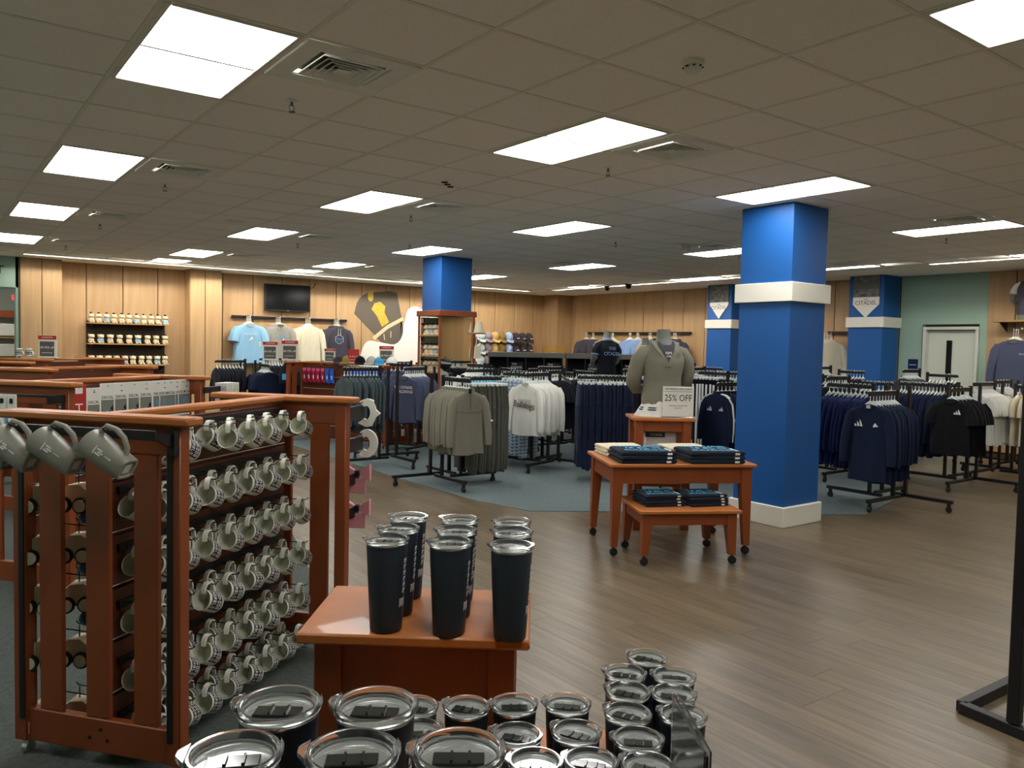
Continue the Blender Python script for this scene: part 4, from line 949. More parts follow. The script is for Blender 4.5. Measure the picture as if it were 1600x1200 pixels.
# plain wall decal of a tall hat over an abstract white shape
def decal_obj(name, label, polys):
    t = thing(name, label, 'wall decal', (0, YB - .0015, 0)); T = Matrix(((1, 0, 0, 0), (0, 0, -1, 0), (0, 1, 0, 0), (0, 0, 0, 1)))
    for k, (nm, m, P) in enumerate(polys): G().prism(P, .0015 * k, .0015 * k + .002, T=T).obj(nm, m, t, smooth=0)
    return t
def arc(cx, cz, rx, rz, a0, a1, n=10): return [(cx + rx * cos(R(a0 + (a1 - a0) * i / n)), cz + rz * sin(R(a0 + (a1 - a0) * i / n))) for i in range(n + 1)]
decal_obj('white_wall_decal', 'plain white rounded decal on the wood wall behind the mirrored column', [('white_shape', 'mural_white', [(8.02, 1.0), (8.06, 1.35)] + arc(8.32, 1.42, .22, .28, 165, 80, 6) + [(8.6, 1.66), (8.95, 1.66), (9.12, 1.85), (9.2, 2.2)] + arc(9.47, 2.3, .24, .24, 150, 60, 6) + [(9.8, 2.40), (10.25, 2.4), (10.3, 1.0)])])
hd = decal_obj('hat_wall_decal', 'tilted tall grey hat decal with gold plume on the wood wall', [
    ('crown', 'hat_grey', [(7.90, 2.30)] + arc(8.35, 2.38, .42, .42, 170, 95, 6) + [(8.75, 2.86), (8.98, 2.84), (9.12, 2.22), (8.45, 1.80)]),
    ('visor', 'hat_grey', [(8.42, 1.80), (9.14, 2.24)] + arc(8.88, 1.98, .28, .36, 42, -95, 8) + [(8.6, 1.66)]),
    ('edge_band', 'hat_trim', [(8.36, 1.78), (8.41, 1.71), (8.75, 1.98), (9.17, 2.20), (9.13, 2.27), (8.72, 2.06)]),
    ('gold_badge', 'gold', [(8.33, 2.42), (8.40, 2.56), (8.55, 2.60), (8.68, 2.5), (8.66, 2.36), (8.78, 2.14), (8.60, 2.02), (8.46, 2.28)]),
    ('gold_plume', 'gold', arc(8.30, 2.72, .075, .13, 0, 360, 12)[:-1]),
    ('light_mark', 'hat_trim', [(8.66, 1.72), (8.68, 1.72), (8.66, 1.86), (8.64, 1.86)]), ('light_mark', 'hat_trim', [(8.82, 1.78), (8.84, 1.78), (8.84, 1.93), (8.82, 1.93)])])
# cap display
t = thing('cap_display', 'black tiered cap rack on the wood wall right of the mirrored column', 'display rack', (12.0, 16.56, 0))
for z in (1.93, 1.63, 1.33, 1.06): G().box((0, -.07, z - .09), (1.75, .14, .02), .003).obj('shelf', 'black_metal', t, smooth=0)
for x in (-.85, 0, .85): G().box((x, 0, 1.40), (.03, .03, 1.2)).obj('upright', 'black_metal', t, smooth=0)
cols = ['cap_ice', 'cap_mauve', 'cap_tan', 'cap_camo', 'cap_blue', 'cap_dark', 'cap_dark', 'cap_dark']; cnm = ['pale mint', 'mauve', 'tan', 'camouflage brown', 'light blue', 'dark plum', 'dark plum', 'dark plum']
for r, z in enumerate((1.93, 1.63, 1.33, 1.06)):
    for i, c in enumerate(cols):
        if r >= 2 and i > 4: continue
        if c not in cp: cp[c] = cap_proto(FAB[c]); o = cp[c]
        else: o = dup(cp[c])
        for q in list(o.children):
            if q.name.startswith('front_label'): bpy.data.objects.remove(q)
        o.location = (11.24 + .218 * i, 16.42, z - .08); o.rotation_euler = (R(28), 0, .0); o.scale = (1.3,) * 3
        if c == 'cap_dark': G().box((0, -.10, .045), (.07, .006, .025)).obj('front_label', 'white_print', o, smooth=0)
        tag(o, '%s cap on the wall cap rack, %s row, %s from the left' % (cnm[i], ('top', 'second', 'third', 'bottom')[r], ORD[i]), 'cap', 'caps on the wall rack')
# black cube shelves with folded trousers, yellow ladder
def cube_shelf(loc, rot, label, w=1.45):
    t = thing('cube_shelf', label, 'shelf', loc, rot); n = 4
    G().box((0, 0, 1.47), (w + .06, .44, .10), .006).obj('top', mat('charcoal_top', '6a6a62', .6), t, smooth=0)
    for k in range(n + 1): G().box((-w / 2 + k * w / n, 0, .72), (.022, .42, 1.42)).obj('upright', 'black_metal', t, smooth=0)
    for z in (.10, .56, 1.02): G().box((0, 0, z), (w, .42, .022)).obj('shelf', 'black_metal', t, smooth=0)
    G().box((0, .205, .75), (w, .008, 1.35)).obj('back', 'black_matte', t, smooth=0)
    return t
ft = None
for q, (c, nm) in enumerate((((9.78, 12.65, 0), 'left'), ((11.0, 11.71, 0), 'right'))):
    rot = R(-37.5); cube_shelf(c, rot, 'black cube shelving with a grey top stacked with dark trousers, %s of two' % nm)
    for k in range(4):
        for r in range(3):
            o = folded(FAB['black'], .26, .30, .04, 'folded_trousers') if ft is None else dup(ft)
            if ft is None: ft = o
            for ch in list(o.children):
                bpy.data.objects.remove(ch)
            o.location = loc2(c, rot, -.543 + k * .3625, -.04, 1.033 + r * .042); o.rotation_euler = (0, 0, rot + random.uniform(-.06, .06)); o.scale = (1, 1, 1)
            tag(o, 'dark folded trousers in the %s cube shelf, %s compartment, %s' % (nm, ORD[k], ('bottom', 'middle', 'top')[r]), 'trousers', 'folded trousers, %s cube shelf' % nm)
        if k % 2 == 1:
            b = thing('name_card', 'pale card with large lettering in the %s cube shelf, %s compartment' % (nm, ORD[k]), 'sign', loc2(c, rot, -.543 + k * .3625, -.10, 1.163), rot)
            G().box((0, 0, .085), (.26, .008, .15), .002).obj('card', 'black_matte', b, smooth=0); text('THE', .055, 'white_print', b, (-.05, -.0055, .12)); text('CITADEL', .06, 'white_print', b, (0, -.0055, .055)); G().box((0, 0, .005), (.2, .06, .01)).obj('foot', 'charcoal_top', b, smooth=0)
t = thing('yellow_ladder', 'yellow step ladder top showing above the black cube shelves', 'ladder', (10.72, 12.9, 0), R(-37.5))
for x in (-.17, .17): G().box((x, 0, .84), (.035, .06, 1.68), .004).obj('rail', 'yellow_paint', t, smooth=0)
for z in (.4, .8, 1.2, 1.56): G().box((0, 0, z), (.34, .06, .03), .003).obj('step', 'yellow_paint', t, smooth=0)
G().box((0.02, 0, 1.62), (.05, .04, .12), .003).obj('latch', 'yellow_paint', t, smooth=0)
for x in (-.19, .19): G().tube([(x, .03, 1.45), (x * 1.1, .5, 0)], .018, 6).obj('rear_leg', 'yellow_paint', t)
# two background mannequins
mq = torso('tee_mannequin', 'grey mannequin in a dark navy tee with white lettering before the wall shirts', (9.58, 10.1, 1.03), R(-12), 'fabric_ink', False, stripe='fabric_periwinkle', skirt=False)
text('THE', .075, 'fabric_periwinkle', mq, (.02, -.148, .60)); text('CITADEL', .085, 'fabric_periwinkle', mq, (.02, -.148, .51))
G().box((0, 0, -.50), (.36, .3, 1.0), .01).box((0, 0, -1.01), (.5, .44, .04), .005).obj('plinth', 'black_matte', mq)
mq2 = torso('dark_tee_mannequin', 'grey mannequin in a dark tee half hidden behind the khaki mannequin torso', (9.6, 9.2, .92), R(30), 'fabric_teal', False, stripe='fabric_lightgrey', skirt=False)
G().box((0, 0, -.45), (.36, .3, .9), .01).box((0, 0, -.90), (.5, .44, .04), .005).obj('plinth', 'black_matte', mq2)
# black stand at the right edge
t = thing('black_frame_stand', 'black square-tube floor stand cut off by the right edge', 'stand', (3.81, 1.61, 0))
def bar_(a, b, nm, w=.05):
    a, b = Vector(a), Vector(b); d = (b - a); L_ = d.length
    g = G().box((0, 0, 0), (L_, w, w), .003); g.obj(nm, 'black_metal', t, tuple((a + b) / 2), (0, -math.asin(max(-1, min(1, d.z / L_))), math.atan2(d.y, d.x)), smooth=0)
a0, a1, b1, b0 = (0, 0, .025), (-.06, -.40, .025), (.56, -.46, .025), (.62, -.02, .025)
for p, q in ((a0, a1), (a1, b1), (b1, b0), (b0, a0)): bar_(p, q, 'base_bar')
mx = [(a0[i] * .42 + a1[i] * .58) for i in range(3)]; my = [(b0[i] * .42 + b1[i] * .58) for i in range(3)]
bar_((mx[0], mx[1], .055), (mx[0], mx[1], 1.6), 'upright'); bar_((my[0], my[1], .055), (my[0], my[1], 1.6), 'upright'); bar_((mx[0], mx[1], 1.575), (my[0], my[1], 1.575), 'cross_bar', .04); bar_((mx[0], mx[1], .95), (my[0], my[1], .95), 'cross_bar', .025)
# ================================================================== GARMENTS ON HANGERS
def hanger_mesh(m, clip=False):
    g = G().tube([(0, 0, -.095), (0, 0, -.04), (0, .018, -.015), (0, .013, .012), (0, -.011, .012), (0, -.017, -.006)], .0048, 5)
    if clip:
        g.tube([(-.17, 0, -.075), (.17, 0, -.075)], .007, 5)
        for s in (-1, 1): g.box((s * .14, 0, -.10), (.035, .022, .055), .004)
    else:
        g.tube([(-.17, 0, -.215), (-.09, 0, -.160), (0, 0, -.098), (.09, 0, -.160), (.17, 0, -.215)], [.010, .013, .018, .013, .010], 6, flat=.6)
    return g.mesh('hanger', m)
HME = {}
def hanger(parent, m='hanger_plastic', clip=False):
    k = (m, clip)
    if k not in HME: HME[k] = hanger_mesh(m, clip)
    return mobj('hanger', HME[k], parent)
def garment_body(L=.72, w=.235, t=.034, sleeve='long', seed=0, hood=False, collar=False, flare=1.0):
    rnd = random.Random(seed); ph = [rnd.uniform(0, 6.3) for _ in range(4)]; g = G(); n = 22; rings = []
    rows = [(-.128, .062, .024), (-.138, .078, .028), (-.158, .135, .029), (-.186, .186, .029), (-.235, .198, .030)]
    for k in range(6):
        f = (k + 1) / 6; rows.append((-.235 - (L - .11) * f, w * (.86 + .14 * f * flare), t * (1 + .1 * f)))
    for z, a, b in rows:
        d = max(0, (-z - .15) / L); rg = []
        for j in range(n):
            q = 2 * pi * j / n; x = a * cos(q); y = b * (abs(sin(q)) ** .75) * (1 if sin(q) > 0 else -1)
            y += (.009 * d + .0015) * (sin(x * 34 + ph[0] + d * 2) + .6 * sin(x * 61 + ph[1])); x += .006 * d * sin(z * 14 + ph[2])
            rg.append((x, y, z + (.008 * sin(q * 3 + ph[3]) if d > .7 else 0)))
        rings.append(rg)
    g.loft(rings, (0, 1))
    if sleeve:
        for s in (-1, 1):
            o = rnd.uniform(-.012, .006)
            if sleeve == 'long': P = [(s * .160, 0, -.203), (s * .205, -.004, -.275), (s * .236, -.012 + o, -.43), (s * .252, -.020 + o, -.58), (s * .254, -.024 + o, -.69), (s * .253, -.024 + o, -.73)]; r = [.055, .060, .053, .047, .042, .040]
            else: P = [(s * .158, 0, -.198), (s * .208, -.004, -.265), (s * .238, -.008 + o, -.365), (s * .246, -.01 + o, -.42)]; r = [.056, .064, .068, .066]
            g.tube(P, r, 10, flat=.42)
    if hood:
        g.loft([ringxy(.09, .03, -.175, 14, cy=.01), ringxy(.115, .042, -.15, 14, cy=.015), ringxy(.10, .04, -.115, 14, cy=.02), ringxy(.05, .02, -.10, 14, cy=.03)], (0, 1))
        for s in (-1, 1): g.tube([(s * .06, -.02, -.15), (s * .02, -.036, -.21)], .014, 6)
    if collar:
        g.loft([ringxy(.078, .03, -.155, 16), ringxy(.070, .032, -.10, 16), ringxy(.064, .027, -.10, 16), ringxy(.068, .025, -.14, 16)], (0, 0))
    return g
def trousers_body(L=1.0, seed=0):
    rnd = random.Random(seed); g = G()
    g.loft([ringxy(.175, .022, -.10, 16), ringxy(.18, .03, -.14, 16), ringxy(.20, .04, -.30, 16), ringxy(.205, .042, -.36, 16)], (1, 1))
    for s in (-1, 1):
        rings = []
        for k in range(7):
            f = k / 6; rg = []
            for j in range(12):
                q = 2 * pi * j / 12; rg.append((s * (.10 + .012 * f) + (.10 - .018 * f) * cos(q), (.036 + .006 * sin(f * 9 + rnd.uniform(0, 1))) * sin(q) + .01 * f * sin(7 * f + j), -.34 - (L - .24) * f))
            rings.append(rg)
        g.loft(rings, (1, 1))
    return g
# plaid
def plaid_mat():
    m = mat('fabric_plaid', '9db4c8', .9); nt = m.node_tree; N = nt.nodes; L = nt.links; b = N['Principled BSDF']
    tc = N.new('ShaderNodeTexCoord'); sp = N.new('ShaderNodeSeparateXYZ'); L.new(tc.outputs['Object'], sp.inputs[0]); outs = []
    for ax, sc in (('X', 22), ('Z', 22)):
        mu = N.new('ShaderNodeMath'); mu.operation = 'MULTIPLY'; mu.inputs[1].default_value = sc; L.new(sp.outputs[ax], mu.inputs[0])
        fr = N.new('ShaderNodeMath'); fr.operation = 'FRACT'; L.new(mu.outputs[0], fr.inputs[0])
        lt = N.new('ShaderNodeMath'); lt.operation = 'LESS_THAN'; lt.inputs[1].default_value = .28; L.new(fr.outputs[0], lt.inputs[0]); outs.append(lt.outputs[0])
    ad = N.new('ShaderNodeMath'); ad.operation = 'ADD'; L.new(outs[0], ad.inputs[0]); L.new(outs[1], ad.inputs[1])
    dv = N.new('ShaderNodeMath'); dv.operation = 'DIVIDE'; dv.inputs[1].default_value = 2; L.new(ad.outputs[0], dv.inputs[0])
    cr = N.new('ShaderNodeValToRGB'); cr.color_ramp.elements[0].color = (*srgb('aebfcd'), 1); cr.color_ramp.elements[1].color = (*srgb('22324e'), 1)
    L.new(dv.outputs[0], cr.inputs[0]); L.new(cr.outputs[0], b.inputs['Base Color'])
plaid_mat(); FAB['plaid'] = M('fabric_plaid')
GP = {}
def garment(kind, col, seed=0, fresh=False, hm='hanger_plastic'):
    """kind: tee, longsleeve, hoodie, quarterzip, trackjacket, trousers, polo"""
    k = (kind, col, seed % 2)
    if k not in GP:
        if kind == 'trousers': g = trousers_body(1.0, seed)
        else:
            g = garment_body(L={'tee': .66, 'polo': .68, 'longsleeve': .66, 'hoodie': .68, 'quarterzip': .70, 'trackjacket': .72, 'longtop': .78}[kind], sleeve='short' if kind in ('tee', 'polo') else 'long', seed=seed % 2 + 3 * len(kind),
                             hood=kind == 'hoodie', collar=kind in ('quarterzip', 'trackjacket', 'polo'), w=.238 if kind in ('tee', 'polo') else .208, t=.022 if kind in ('tee',) else .025)
        GP[k] = g.mesh({'trackjacket': 'track_jacket', 'quarterzip': 'quarter_zip_pullover', 'longsleeve': 'long_sleeve_shirt', 'tee': 'tee_shirt', 'polo': 'polo_shirt', 'hoodie': 'hooded_sweatshirt', 'trousers': 'trousers', 'longtop': 'long_pullover'}[kind], FAB[col], smooth=70)
    o = mobj(GP[k].name.split('.')[0], GP[k]); hanger(o, hm, kind == 'trousers'); return o
CATS = dict(tee='t-shirt', polo='polo shirt', longsleeve='shirt', hoodie='hoodie', quarterzip='pullover', trackjacket='jacket', trousers='trousers', longtop='shirt')
# decorations for pieces that face the room
def deco(o, style):
    y = -.040; dz = -.04
    def tri(x, z, s=1.0, m='white_print'):
        g = G(); T = Matrix(((1, 0, 0, x), (0, 0, -1, y), (0, 1, 0, z), (0, 0, 0, 1)))
        for k, h in enumerate((.018, .033, .048)):
            x0 = (-.034 + k * .021) * s; h *= s; w = .017 * s
            g.prism([(x0, 0), (x0 + w, 0), (x0 + w - .50 * h * .55 + .0, h * .72), (x0 - .50 * h * .55 + .006 * s, h)], 0, .002, T=T)
        g.obj('chest_mark', m, o, smooth=0)
    def stripes(m='white_print'):
        for s in (-1, 1):
            for k in (-1, 0, 1):
                G().tube([(s * .07, -.012 + k * .016, -.093), (s * .13, -.01 + k * .02, -.112 + .006), (s * .195, -.012 + k * .022, -.142), (s * .252, -.016 + k * .016, -.22), (s * .284, -.022 + k * .014, -.40), (s * .288, -.024 + k * .012, -.55), (s * .280, -.024 + k * .010, -.68)], .0050, 5).obj('sleeve_stripe', m, o)
    if style == 'fleece':
        G().tube([(0, -.050, -.12), (0, -.052, -.22), (0, -.050, -.30)], .004, 5).obj('zip', 'grey_print', o)
        G().box((-.005, -.046, -.085), (.034, .01, .06), .003).obj('hang_tag', 'black_print', o, smooth=0); e = G()
        for k in range(10): e.box((.085 + .022 * cos(k * .628), -.054, -.26 + .022 * sin(k * .628)), (.006, .003, .006))
        e.obj('round_emblem', 'grey_print', o, smooth=0); G().tube([(-.2, -.03, -.30), (-.1, -.052, -.32), (.1, -.052, -.32), (.2, -.03, -.30)], .0025, 5).obj('seam', 'fabric_darkgrey', o)
        G().box((.285, -.045, -.42), (.03, .03, .02), .004).obj('size_band', 'white_print', o, smooth=0)
    if style == 'script': G().box((0, y + .002, -.335), (.20, .002, .10)).obj('grey_block', mat('pale_grey', 'b6b5ad', .8), o, smooth=0); text('Bulldogs', .115, 'black_print', o, (0.0, y - .003, -.36), (pi / 2, .12, 0), .85)
    if style == 'block': text('THE CITADEL', .052, 'white_print', o, (.0, y - .003, -.24)); text('BULLDOGS', .058, 'white_print', o, (.01, y - .003, -.30))
    if style == 'track': tri(-.085, -.31, 1.3); tri(.095, -.305, 1.1); stripes()
    if style == 'trackplain': tri(-.085, -.31, 1.5); e = G().prism([(.06, -.31), (.12, -.30), (.10, -.285), (.085, -.265), (.07, -.28)], 0, .002, T=Matrix(((1, 0, 0, 0), (0, 0, -1, y), (0, 1, 0, 0), (0, 0, 0, 1)))); e.obj('emblem', 'white_print', o, smooth=0); G().box((0, -.04, -.105), (.05, .012, .04), .004).obj('hang_tag', 'lightgrey_print', o, smooth=0)
    if style == 'smalltri': tri(.09, -.26, 1.3)
    if style == 'redmark': G().box((.12, y, -.27), (.02, .003, .045)).obj('chest_mark', 'red_print', o, smooth=0)
    if style == 'whitebar':
        G().box((.09, -.05, -.40), (.34, .006, .02), .002, T=Matrix.Rotation(-.15, 4, 'Y')).obj('white_stripe', 'white_print', o, smooth=0)
    if style == 'cletter': text('C', .10, 'fabric_skyblue', o, (0, y - .003, -.30)); text('BULLDOGS', .03, 'fabric_skyblue', o, (0, y - .003, -.38))
    if style == 'tealtee': text('PALMETTO', .04, 'white_print', o, (0, y - .003, -.26)); G().prism([(-.03, -.36), (.04, -.34), (.02, -.29)], 0, .002, T=Matrix(((1, 0, 0, 0), (0, 0, -1, y), (0, 1, 0, 0), (0, 0, 0, 1)))).obj('emblem', 'white_print', o, smooth=0); G().box((.15, y, -.42), (.03, .003, .08)).obj('hang_tag', 'fabric_cream', o, smooth=0)
    if style == 'arch': text('CITADEL', .05, 'blue_print', o, (.02, y - .003, -.28)); G().box((.05, y - .004, -.34), (.02, .003, .04)).obj('hang_tag', 'white_print', o, smooth=0)
    if style == 'hex':
        e = G(); P = [(.085 * cos(R(30 + 60 * k)), .085 * sin(R(30 + 60 * k))) for k in range(6)]; T = Matrix(((1, 0, 0, 0), (0, 0, -1, y), (0, 1, 0, -.31), (0, 0, 0, 1)))
        for k in range(6):
            a, b_ = P[k], P[(k + 1) % 6]; e.prism([a, b_, (b_[0] * .9, b_[1] * .9), (a[0] * .9, a[1] * .9)], 0, .002, T=T)
        e.obj('hexagon_badge', 'lightgrey_print', o, smooth=0); text('CITADEL', .036, 'blue_print', o, (0, y - .004, -.30)); text('DOGS', .03, 'blue_print', o, (0, y - .004, -.335))
        for s in (-1, 1): G().tube([(s * .02, -.055, -.13), (s * .022, -.058, -.24)], .004, 5).obj('drawcord', 'white_print', o)
    if style == 'slateback': text('BEACH', .03, 'lightgrey_print', o, (.12, y - .003, -.27)); 
    if not o.name.startswith(('quarter', 'track')):
        n = 9; T = Matrix(((1, 0, 0, 0), (0, 0, -1, 0), (0, 1, 0, 0), (0, 0, 0, 1)))
        A = [(.062 * cos(pi + pi * k / (n - 1)), -.088 - .048 * abs(sin(pi * k / (n - 1)))) for k in range(n)]
        G().prism(A + [(.03, -.080), (-.03, -.080)], .030, .0325, T=T).obj('neck_inside', 'fabric_lightgrey' if o.data.materials[0].name in ('fabric_white', 'fabric_cream', 'fabric_skyblue') else 'fabric_ink' if o.data.materials[0].name in ('fabric_black', 'fabric_navy', 'fabric_ink') else 'fabric_darkgrey', o, smooth=0)
        G().tube([(x, -.0325, z) for x, z in A], .0065, 6).obj('neckband', o.data.materials[0], o)
    for ch in o.children:
        if not ch.name.startswith('hanger'): ch.location.z -= .04
        if ch.name.startswith(('zip', 'round_emblem', 'seam', 'drawcord', 'hang_tag', 'white_stripe', 'size_band')): ch.location.y += .012
    return o
# --- four-way floor racks
def rack_parts(t, mir, bars, zb):
    s = -1 if mir else 1
    base = G()
    for k in range(4):
        a = k * pi / 2; T = Matrix.Rotation(a, 4, 'Z')
        base.box((s * .13, -.31, .115), (.04, .64, .035), .003, T=T); 
    base.obj('base', 'black_metal', t, smooth=0)
    for k in range(4):
        T = Matrix.Rotation(k * pi / 2, 4, 'Z'); z = zb[k]
        G().box((s * .13, -.13, .13 + (z - .10) / 2), (.04, .03, z - .06), .002, T=T).obj('post', 'black_metal', t, smooth=0)
        q = G().lathe([(.006, -.014), (.028, -.014), (.034, 0), (.028, .014), (.006, .014)], 12, cap=(1, 1), T=T @ Matrix.Translation((s * .13, -.59, .034)) @ Matrix.Rotation(pi / 2, 4, 'Y')); q.box((s * .13, -.59, .075), (.03, .03, .05), .003, T=T); q.obj('caster', 'wheel', t)
        if k in bars:
            L_ = bars[k]; g = G().box((s * .13, -.13 - L_ / 2, z), (.022, L_, .035), .002, T=T)
            for q_ in range(int(L_ / .028)): g.box((s * .13, -.15 - q_ * .028, z + .0235), (.028, .010, .012), T=T)
            g.obj('hang_bar', 'black_metal', t, smooth=0)
DIRN = ['near', 'right', 'far', 'left']; ORD2 = ORD + ['thirteenth', 'fourteenth', 'fifteenth', 'sixteenth']     # arms 0:-Y 1:+X 2:+Y 3:-X
def rack(nm, c, mir, arms, rot=0):
    """arms: {k: (kind, colour, count, words, front style or None, length, z)}"""
    t = thing('garment_rack', 'black four-way garment rack on casters, the ' + nm, 'clothes rack', (c[0], c[1], .0), rot)
    s = -1 if mir else 1
    zb = [arms[k][6] if k in arms else 1.25 for k in range(4)]; rack_parts(t, mir, {k: arms[k][5] for k in arms}, zb)
    for k, (kind, col, n, words, style, L_, z) in arms.items():
        T = Matrix.Translation((c[0], c[1], 0)) @ Matrix.Rotation(rot + k * pi / 2, 4, 'Z')
        for i in range(n):
            o = garment(kind, col, i)
            o.location = T @ Vector((s * .13, -.10 - L_ + (L_ - .08) * i / max(1, n - 1), z + .022)); rz = rot + k * pi / 2 + (random.uniform(-.10, .10) if i else 0); o.rotation_euler = (0, 0, rz)
            o.scale = (1, 1, 1 + (0.03 * random.uniform(-1, 1) if i else 0))
            tag(o, '%s, %s from the front, %s arm of the %s' % (words, ORD2[i], DIRN[k], nm), CATS[kind], '%ss on the %s' % (words, nm))
            if i == 0 and style: deco(o, style)
            if style == 'whitebar' and i >= n - 7: G().box((.06 * (i % 3 - 1), .042, -.43), (.30, .006, .02), .002, T=Matrix.Rotation(.14, 4, 'Y')).obj('white_stripe', 'white_print', o, smooth=0)
    return t
Z = 1.30
rack('fleece rack', (4.95, 7.9), True, {0: ('quarterzip', 'fleece', 10, 'khaki fleece quarter-zip', 'fleece', .56, 1.24), 1: ('trousers', 'darkgrey', 12, 'dark grey-green sweatpants', None, .56, 1.24), })
rack('white script shirt rack', (6.78, 8.30), False, {3: ('longsleeve', 'white', 9, 'white long-sleeve shirt', 'script', .58, 1.27), 2: ('trousers', 'plaid', 7, 'blue plaid trousers', None, .50, 1.25), 1: ('tee', 'ink', 6, 'dark navy tee', None, .45, 1.28)}, R(18))
rack('bright blue tee rack', (6.85, 9.55), False, {3: ('tee', 'cyan', 8, 'bright blue tee', 'cletter', .5, 1.27), 0: ('tee', 'cyan', 6, 'pale-lettered blue tee', 'cletter', .45, 1.25), 2: ('tee', 'white', 6, 'white tee', None, .45, 1.33)})
rack('slate shirt rack', (6.14, 10.5), False, {3: ('longsleeve', 'slate', 11, 'slate long-sleeve shirt', 'block', .58, 1.27), 2: ('hoodie', 'slate', 6, 'slate navy hoodie', None, .45, 1.31)}, R(28))
rack('teal pullover rack', (5.02, 9.6), False, {3: ('quarterzip', 'teal', 11, 'teal grey pullover', None, .54, 1.29)})
rack('navy trouser rack', (7.22, 6.95), False, {3: ('trousers', 'navy', 16, 'navy trousers', None, .70, 1.27), 1: ('trackjacket', 'navy', 7, 'pale-piped navy jacket', None, .48, 1.24)}, -.62)
rack('striped jacket rack', (8.75, 6.62), False, {3: ('trackjacket', 'navy', 7, 'white-striped navy jacket', 'track', .55, 1.20), 2: ('trousers', 'ink', 8, 'navy track trousers', 'whitelines', .5, 1.32), 0: ('trackjacket', 'navy', 6, 'navy track jacket', None, .45, 1.22)})
rack('right navy rack', (8.42, 4.42), False, {3: ('longtop', 'navy', 9, 'navy zip top', 'trackplain', .56, 1.22), 2: ('longtop', 'royal', 10, 'dark navy long-sleeve top', None, .55, 1.27)})
rack('black tee rack', (10.42, 4.55), False, {3: ('tee', 'black', 5, 'black tee', 'smalltri', .50, 1.22), 2: ('longtop', 'navy', 13, 'navy top with white bar', 'whitebar', .62, 1.25)})
rack('white tee rack', (11.72, 4.55), True, {3: ('tee', 'white', 12, 'white tee', None, .62, 1.26), 0: ('tee', 'cream', 5, 'cream tee', 'redmark', .45, 1.24), 1: ('tee', 'skyblue', 5, 'light blue tee', None, .4, 1.2)})
rack('right edge rack', (12.75, 4.75), True, {0: ('tee', 'skyblue', 5, 'sky blue tee', None, .45, 1.24), 3: ('tee', 'lightgrey', 5, 'light grey tee', None, .45, 1.27)})
BACK = [('left banner rack', (10.35, 8.6), 'navy', 'lightgrey', 1.33), ('rack near the mannequin', (8.75, 8.35), 'ink', 'teal', 1.31), ('rack beside the mirror', (7.95, 11.3), 'charcoal', 'ink', 1.29), ('left cube rack', (9.25, 11.2), 'black', 'charcoal', 1.22), ('right cube rack', (10.8, 10.2), 'ink', 'black', 1.25),
        ('wall rail rack', (12.1, 10.3), 'navy', 'slate', 1.34), ('near column rack', (10.9, 7.0), 'black', 'white', 1.33), ('right banner rack', (12.35, 7.6), 'navy', 'ink', 1.38), ('green door rack', (12.5, 6.2), 'charcoal', 'black', 1.38), ('rack behind zip tops', (9.75, 5.75), 'ink', 'navy', 1.31),
        ('script shirt back rack', (8.3, 9.75), 'darkgrey', 'ink', 1.30), ('television rack', (5.6, 14.5), 'ink', 'ink', 1.30), ('rack by the pilaster', (4.55, 13.6), 'ink', 'navy', 1.28), ('wall cap rack', (8.6, 13.3), 'charcoal', 'navy', 1.29), ('rack right of the socks', (7.3, 12.8), 'charcoal', 'black', 1.29)]
for nm, c, c1, c2, z in BACK:
    rack(nm, c, False, {3: ('longsleeve', c1, 9, c1_ if (c1_ := {'ink': 'blue-black shirt', 'navy': 'navy shirt', 'charcoal': 'charcoal shirt', 'black': 'black shirt', 'darkgrey': 'dark grey shirt'}[c1]) else '', None, .5, z), 0: ('tee', c2, 8, {'ink': 'blue-black tee', 'navy': 'navy tee', 'charcoal': 'charcoal tee', 'black': 'black tee', 'lightgrey': 'light grey tee', 'teal': 'teal grey tee', 'slate': 'slate tee', 'white': 'white tee'}[c2], None, .46, z - .06)})
# white stripes down the navy track trousers
for o in list(COL.objects):
    if o.name.startswith('trousers') and o.get('label', '').startswith('navy track trousers'):
        for s in (-1, 1): G().box((s * .205, 0, -.58), (.006, .03, .84), T=None).obj('side_stripe', 'white_print', o, smooth=0); G().box((s * .10, -.043, -.60), (.012, .006, .8)).obj('side_stripe', 'white_print', o, smooth=0)
# --- garments hung on the walls
def wall_rail(nm, c, L_, rot, hooks=()):
    t = thing('wall_rail', nm, 'rail', c, rot)
    G().box((0, -.03, 0), (L_, .05, .05), .004).obj('rail', 'black_metal', t, smooth=0)
    for x in hooks: G().box((x, -.20, .02), (.025, .34, .025), .003).obj('face_out_arm', 'steel', t, smooth=0)
    return t
wall_rail('black wall rail carrying four stacks of shirts under the television', (6.42, 16.575, 2.13), 2.55, 0, (-1.0, -.38, .27, .93))
ws = [('tee', 'skyblue', 'light blue tee with faint print', 'tealtee', 5.42), ('hoodie', 'lightgrey', 'grey hoodie with blue arch lettering', 'arch', 6.04), ('longsleeve', 'cream', 'cream long-sleeve sweatshirt', None, 6.69), ('hoodie', 'charcoal', 'charcoal hoodie with blue hexagon badge', 'hex', 7.35)]
for kind, col, words, st, x in ws:
    if col == 'lightgrey': fab('greyhood', '98938a'); col = 'greyhood'
    for i in range(4):
        o = garment(kind, col, i, hm='hanger_white'); o.location = (x, 16.20 + .075 * i, 2.135); o.rotation_euler = (0, 0, random.uniform(-.08, .08) - .12); o.scale = (1.22,) * 3
        tag(o, words.split(' with')[0] + ', %s from the front, on the back wall rail' % ORD[i], CATS[kind], words + ' stack')
        if i == 0 and st: deco(o, st)
wall_rail('black wall rail of shirts on the right wall by the left banner column', (13.875, 13.6, 2.02), 3.4, pi / 2 * -1)
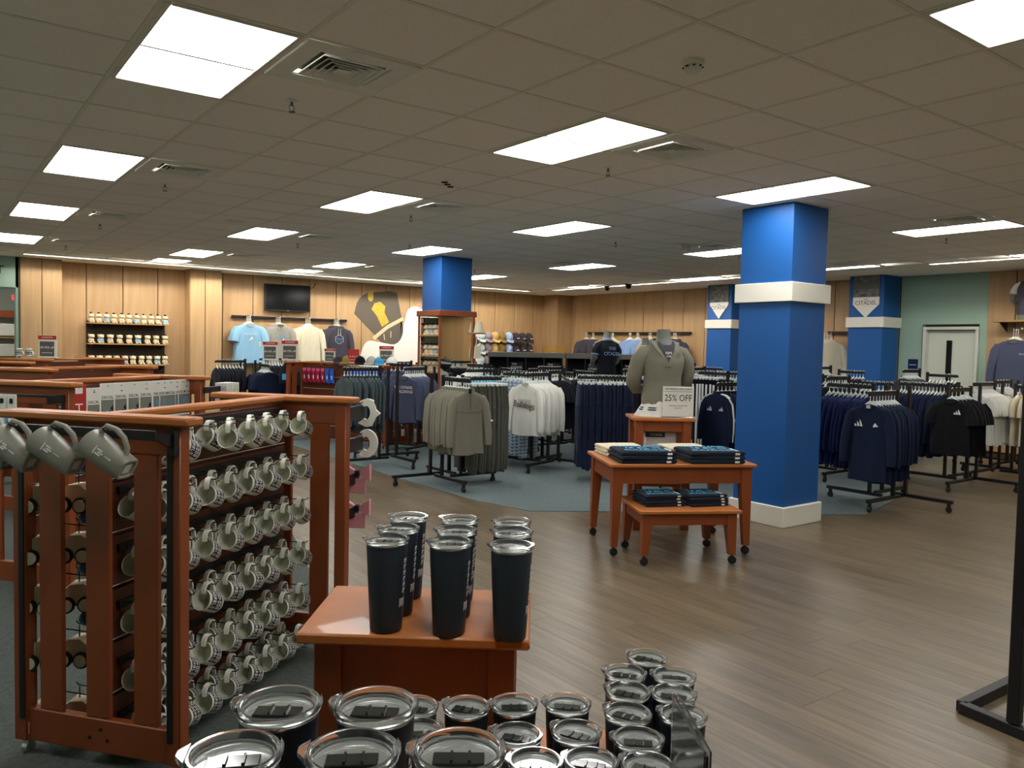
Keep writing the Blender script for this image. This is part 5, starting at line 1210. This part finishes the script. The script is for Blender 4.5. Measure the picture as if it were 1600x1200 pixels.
rw = [('longsleeve', 'charcoal', 'charcoal shirt', 14.95), ('longsleeve', 'cream', 'cream shirt', 14.25), ('longsleeve', 'periwinkle', 'periwinkle shirt', 13.4), ('longsleeve', 'tan', 'tan shirt', 12.75), ('hoodie', 'charcoal', 'charcoal hoodie', 12.25)]
for kind, col, words, y in rw:
    for i in range(6):
        o = garment(kind, col, i, hm='hanger_white'); o.location = (13.66 - .055 * (i % 3) - .1 * 0, y + .24 - .085 * i, 2.0); o.rotation_euler = (0, 0, -pi / 2 + .45 + random.uniform(-.05, .05)); o.scale = (1.12,) * 3
        tag(o, '%s, %s along the right wall rail' % (words, ORD[i]), CATS[kind], words + 's on the right wall rail')
t = wall_rail('short black wall rail beside the right banner column', (13.875, 8.25, 2.02), .6, -pi / 2)
for i in range(4):
    o = garment('longsleeve', 'cream', i, hm='hanger_white'); o.location = (13.60, 8.33 + .07 * i, 2.0); o.rotation_euler = (0, 0, -pi / 2 + .6); o.scale = (1.1,) * 3
    tag(o, 'cream shirt, %s on the short wall rail left of the right banner column' % ORD[i], 'shirt', 'cream shirts by the right banner column')
t = thing('wall_shelf', 'maple wall shelf above the slate shirt at the right edge', 'shelf', (13.88, 5.0, 2.19))
G().box((-.16, 0, 0), (.34, 1.1, .03), .004).obj('board', 'maple_shelf', t, smooth=0)
for y in (.46, -.46): G().prism([(0, -.015), (-.30, -.015), (0, -.16)], -.006, .006, T=Matrix(((1, 0, 0, 0), (0, 0, 1, y), (0, 1, 0, 0), (0, 0, 0, 1)))).obj('bracket', 'maple_dark', t, smooth=0)
G().box((-.20, .1, -.12), (.36, .025, .025)).obj('face_out_arm', 'steel', t, smooth=0)
for i in range(3):
    o = garment('longsleeve', 'slate', i, hm='hanger_white'); o.location = (13.52 + .08 * i, 5.22, 2.05); o.rotation_euler = (0, 0, -pi / 2 + .25 - .04 * i); o.scale = (1.15, 1.15, 1.2)
    tag(o, 'slate long-sleeve shirt, %s from the front, below the right wall shelf' % ORD[i], 'shirt', 'slate shirts on the right wall')
    if i == 0: deco(o, 'slateback')
t = torso('vest_mannequin', 'half mannequin in dark vest and white sleeves on the wall shelf at the right edge', (13.68, 5.10, 2.21), -pi / 2 + .2, 'fabric_charcoal', False, skirt=False)
for ch in t.children:
    if ch.name.startswith('sleeve'): ch.data = ch.data.copy(); ch.data.materials[0] = FAB['white']
t.scale = (.85, .85, .8)
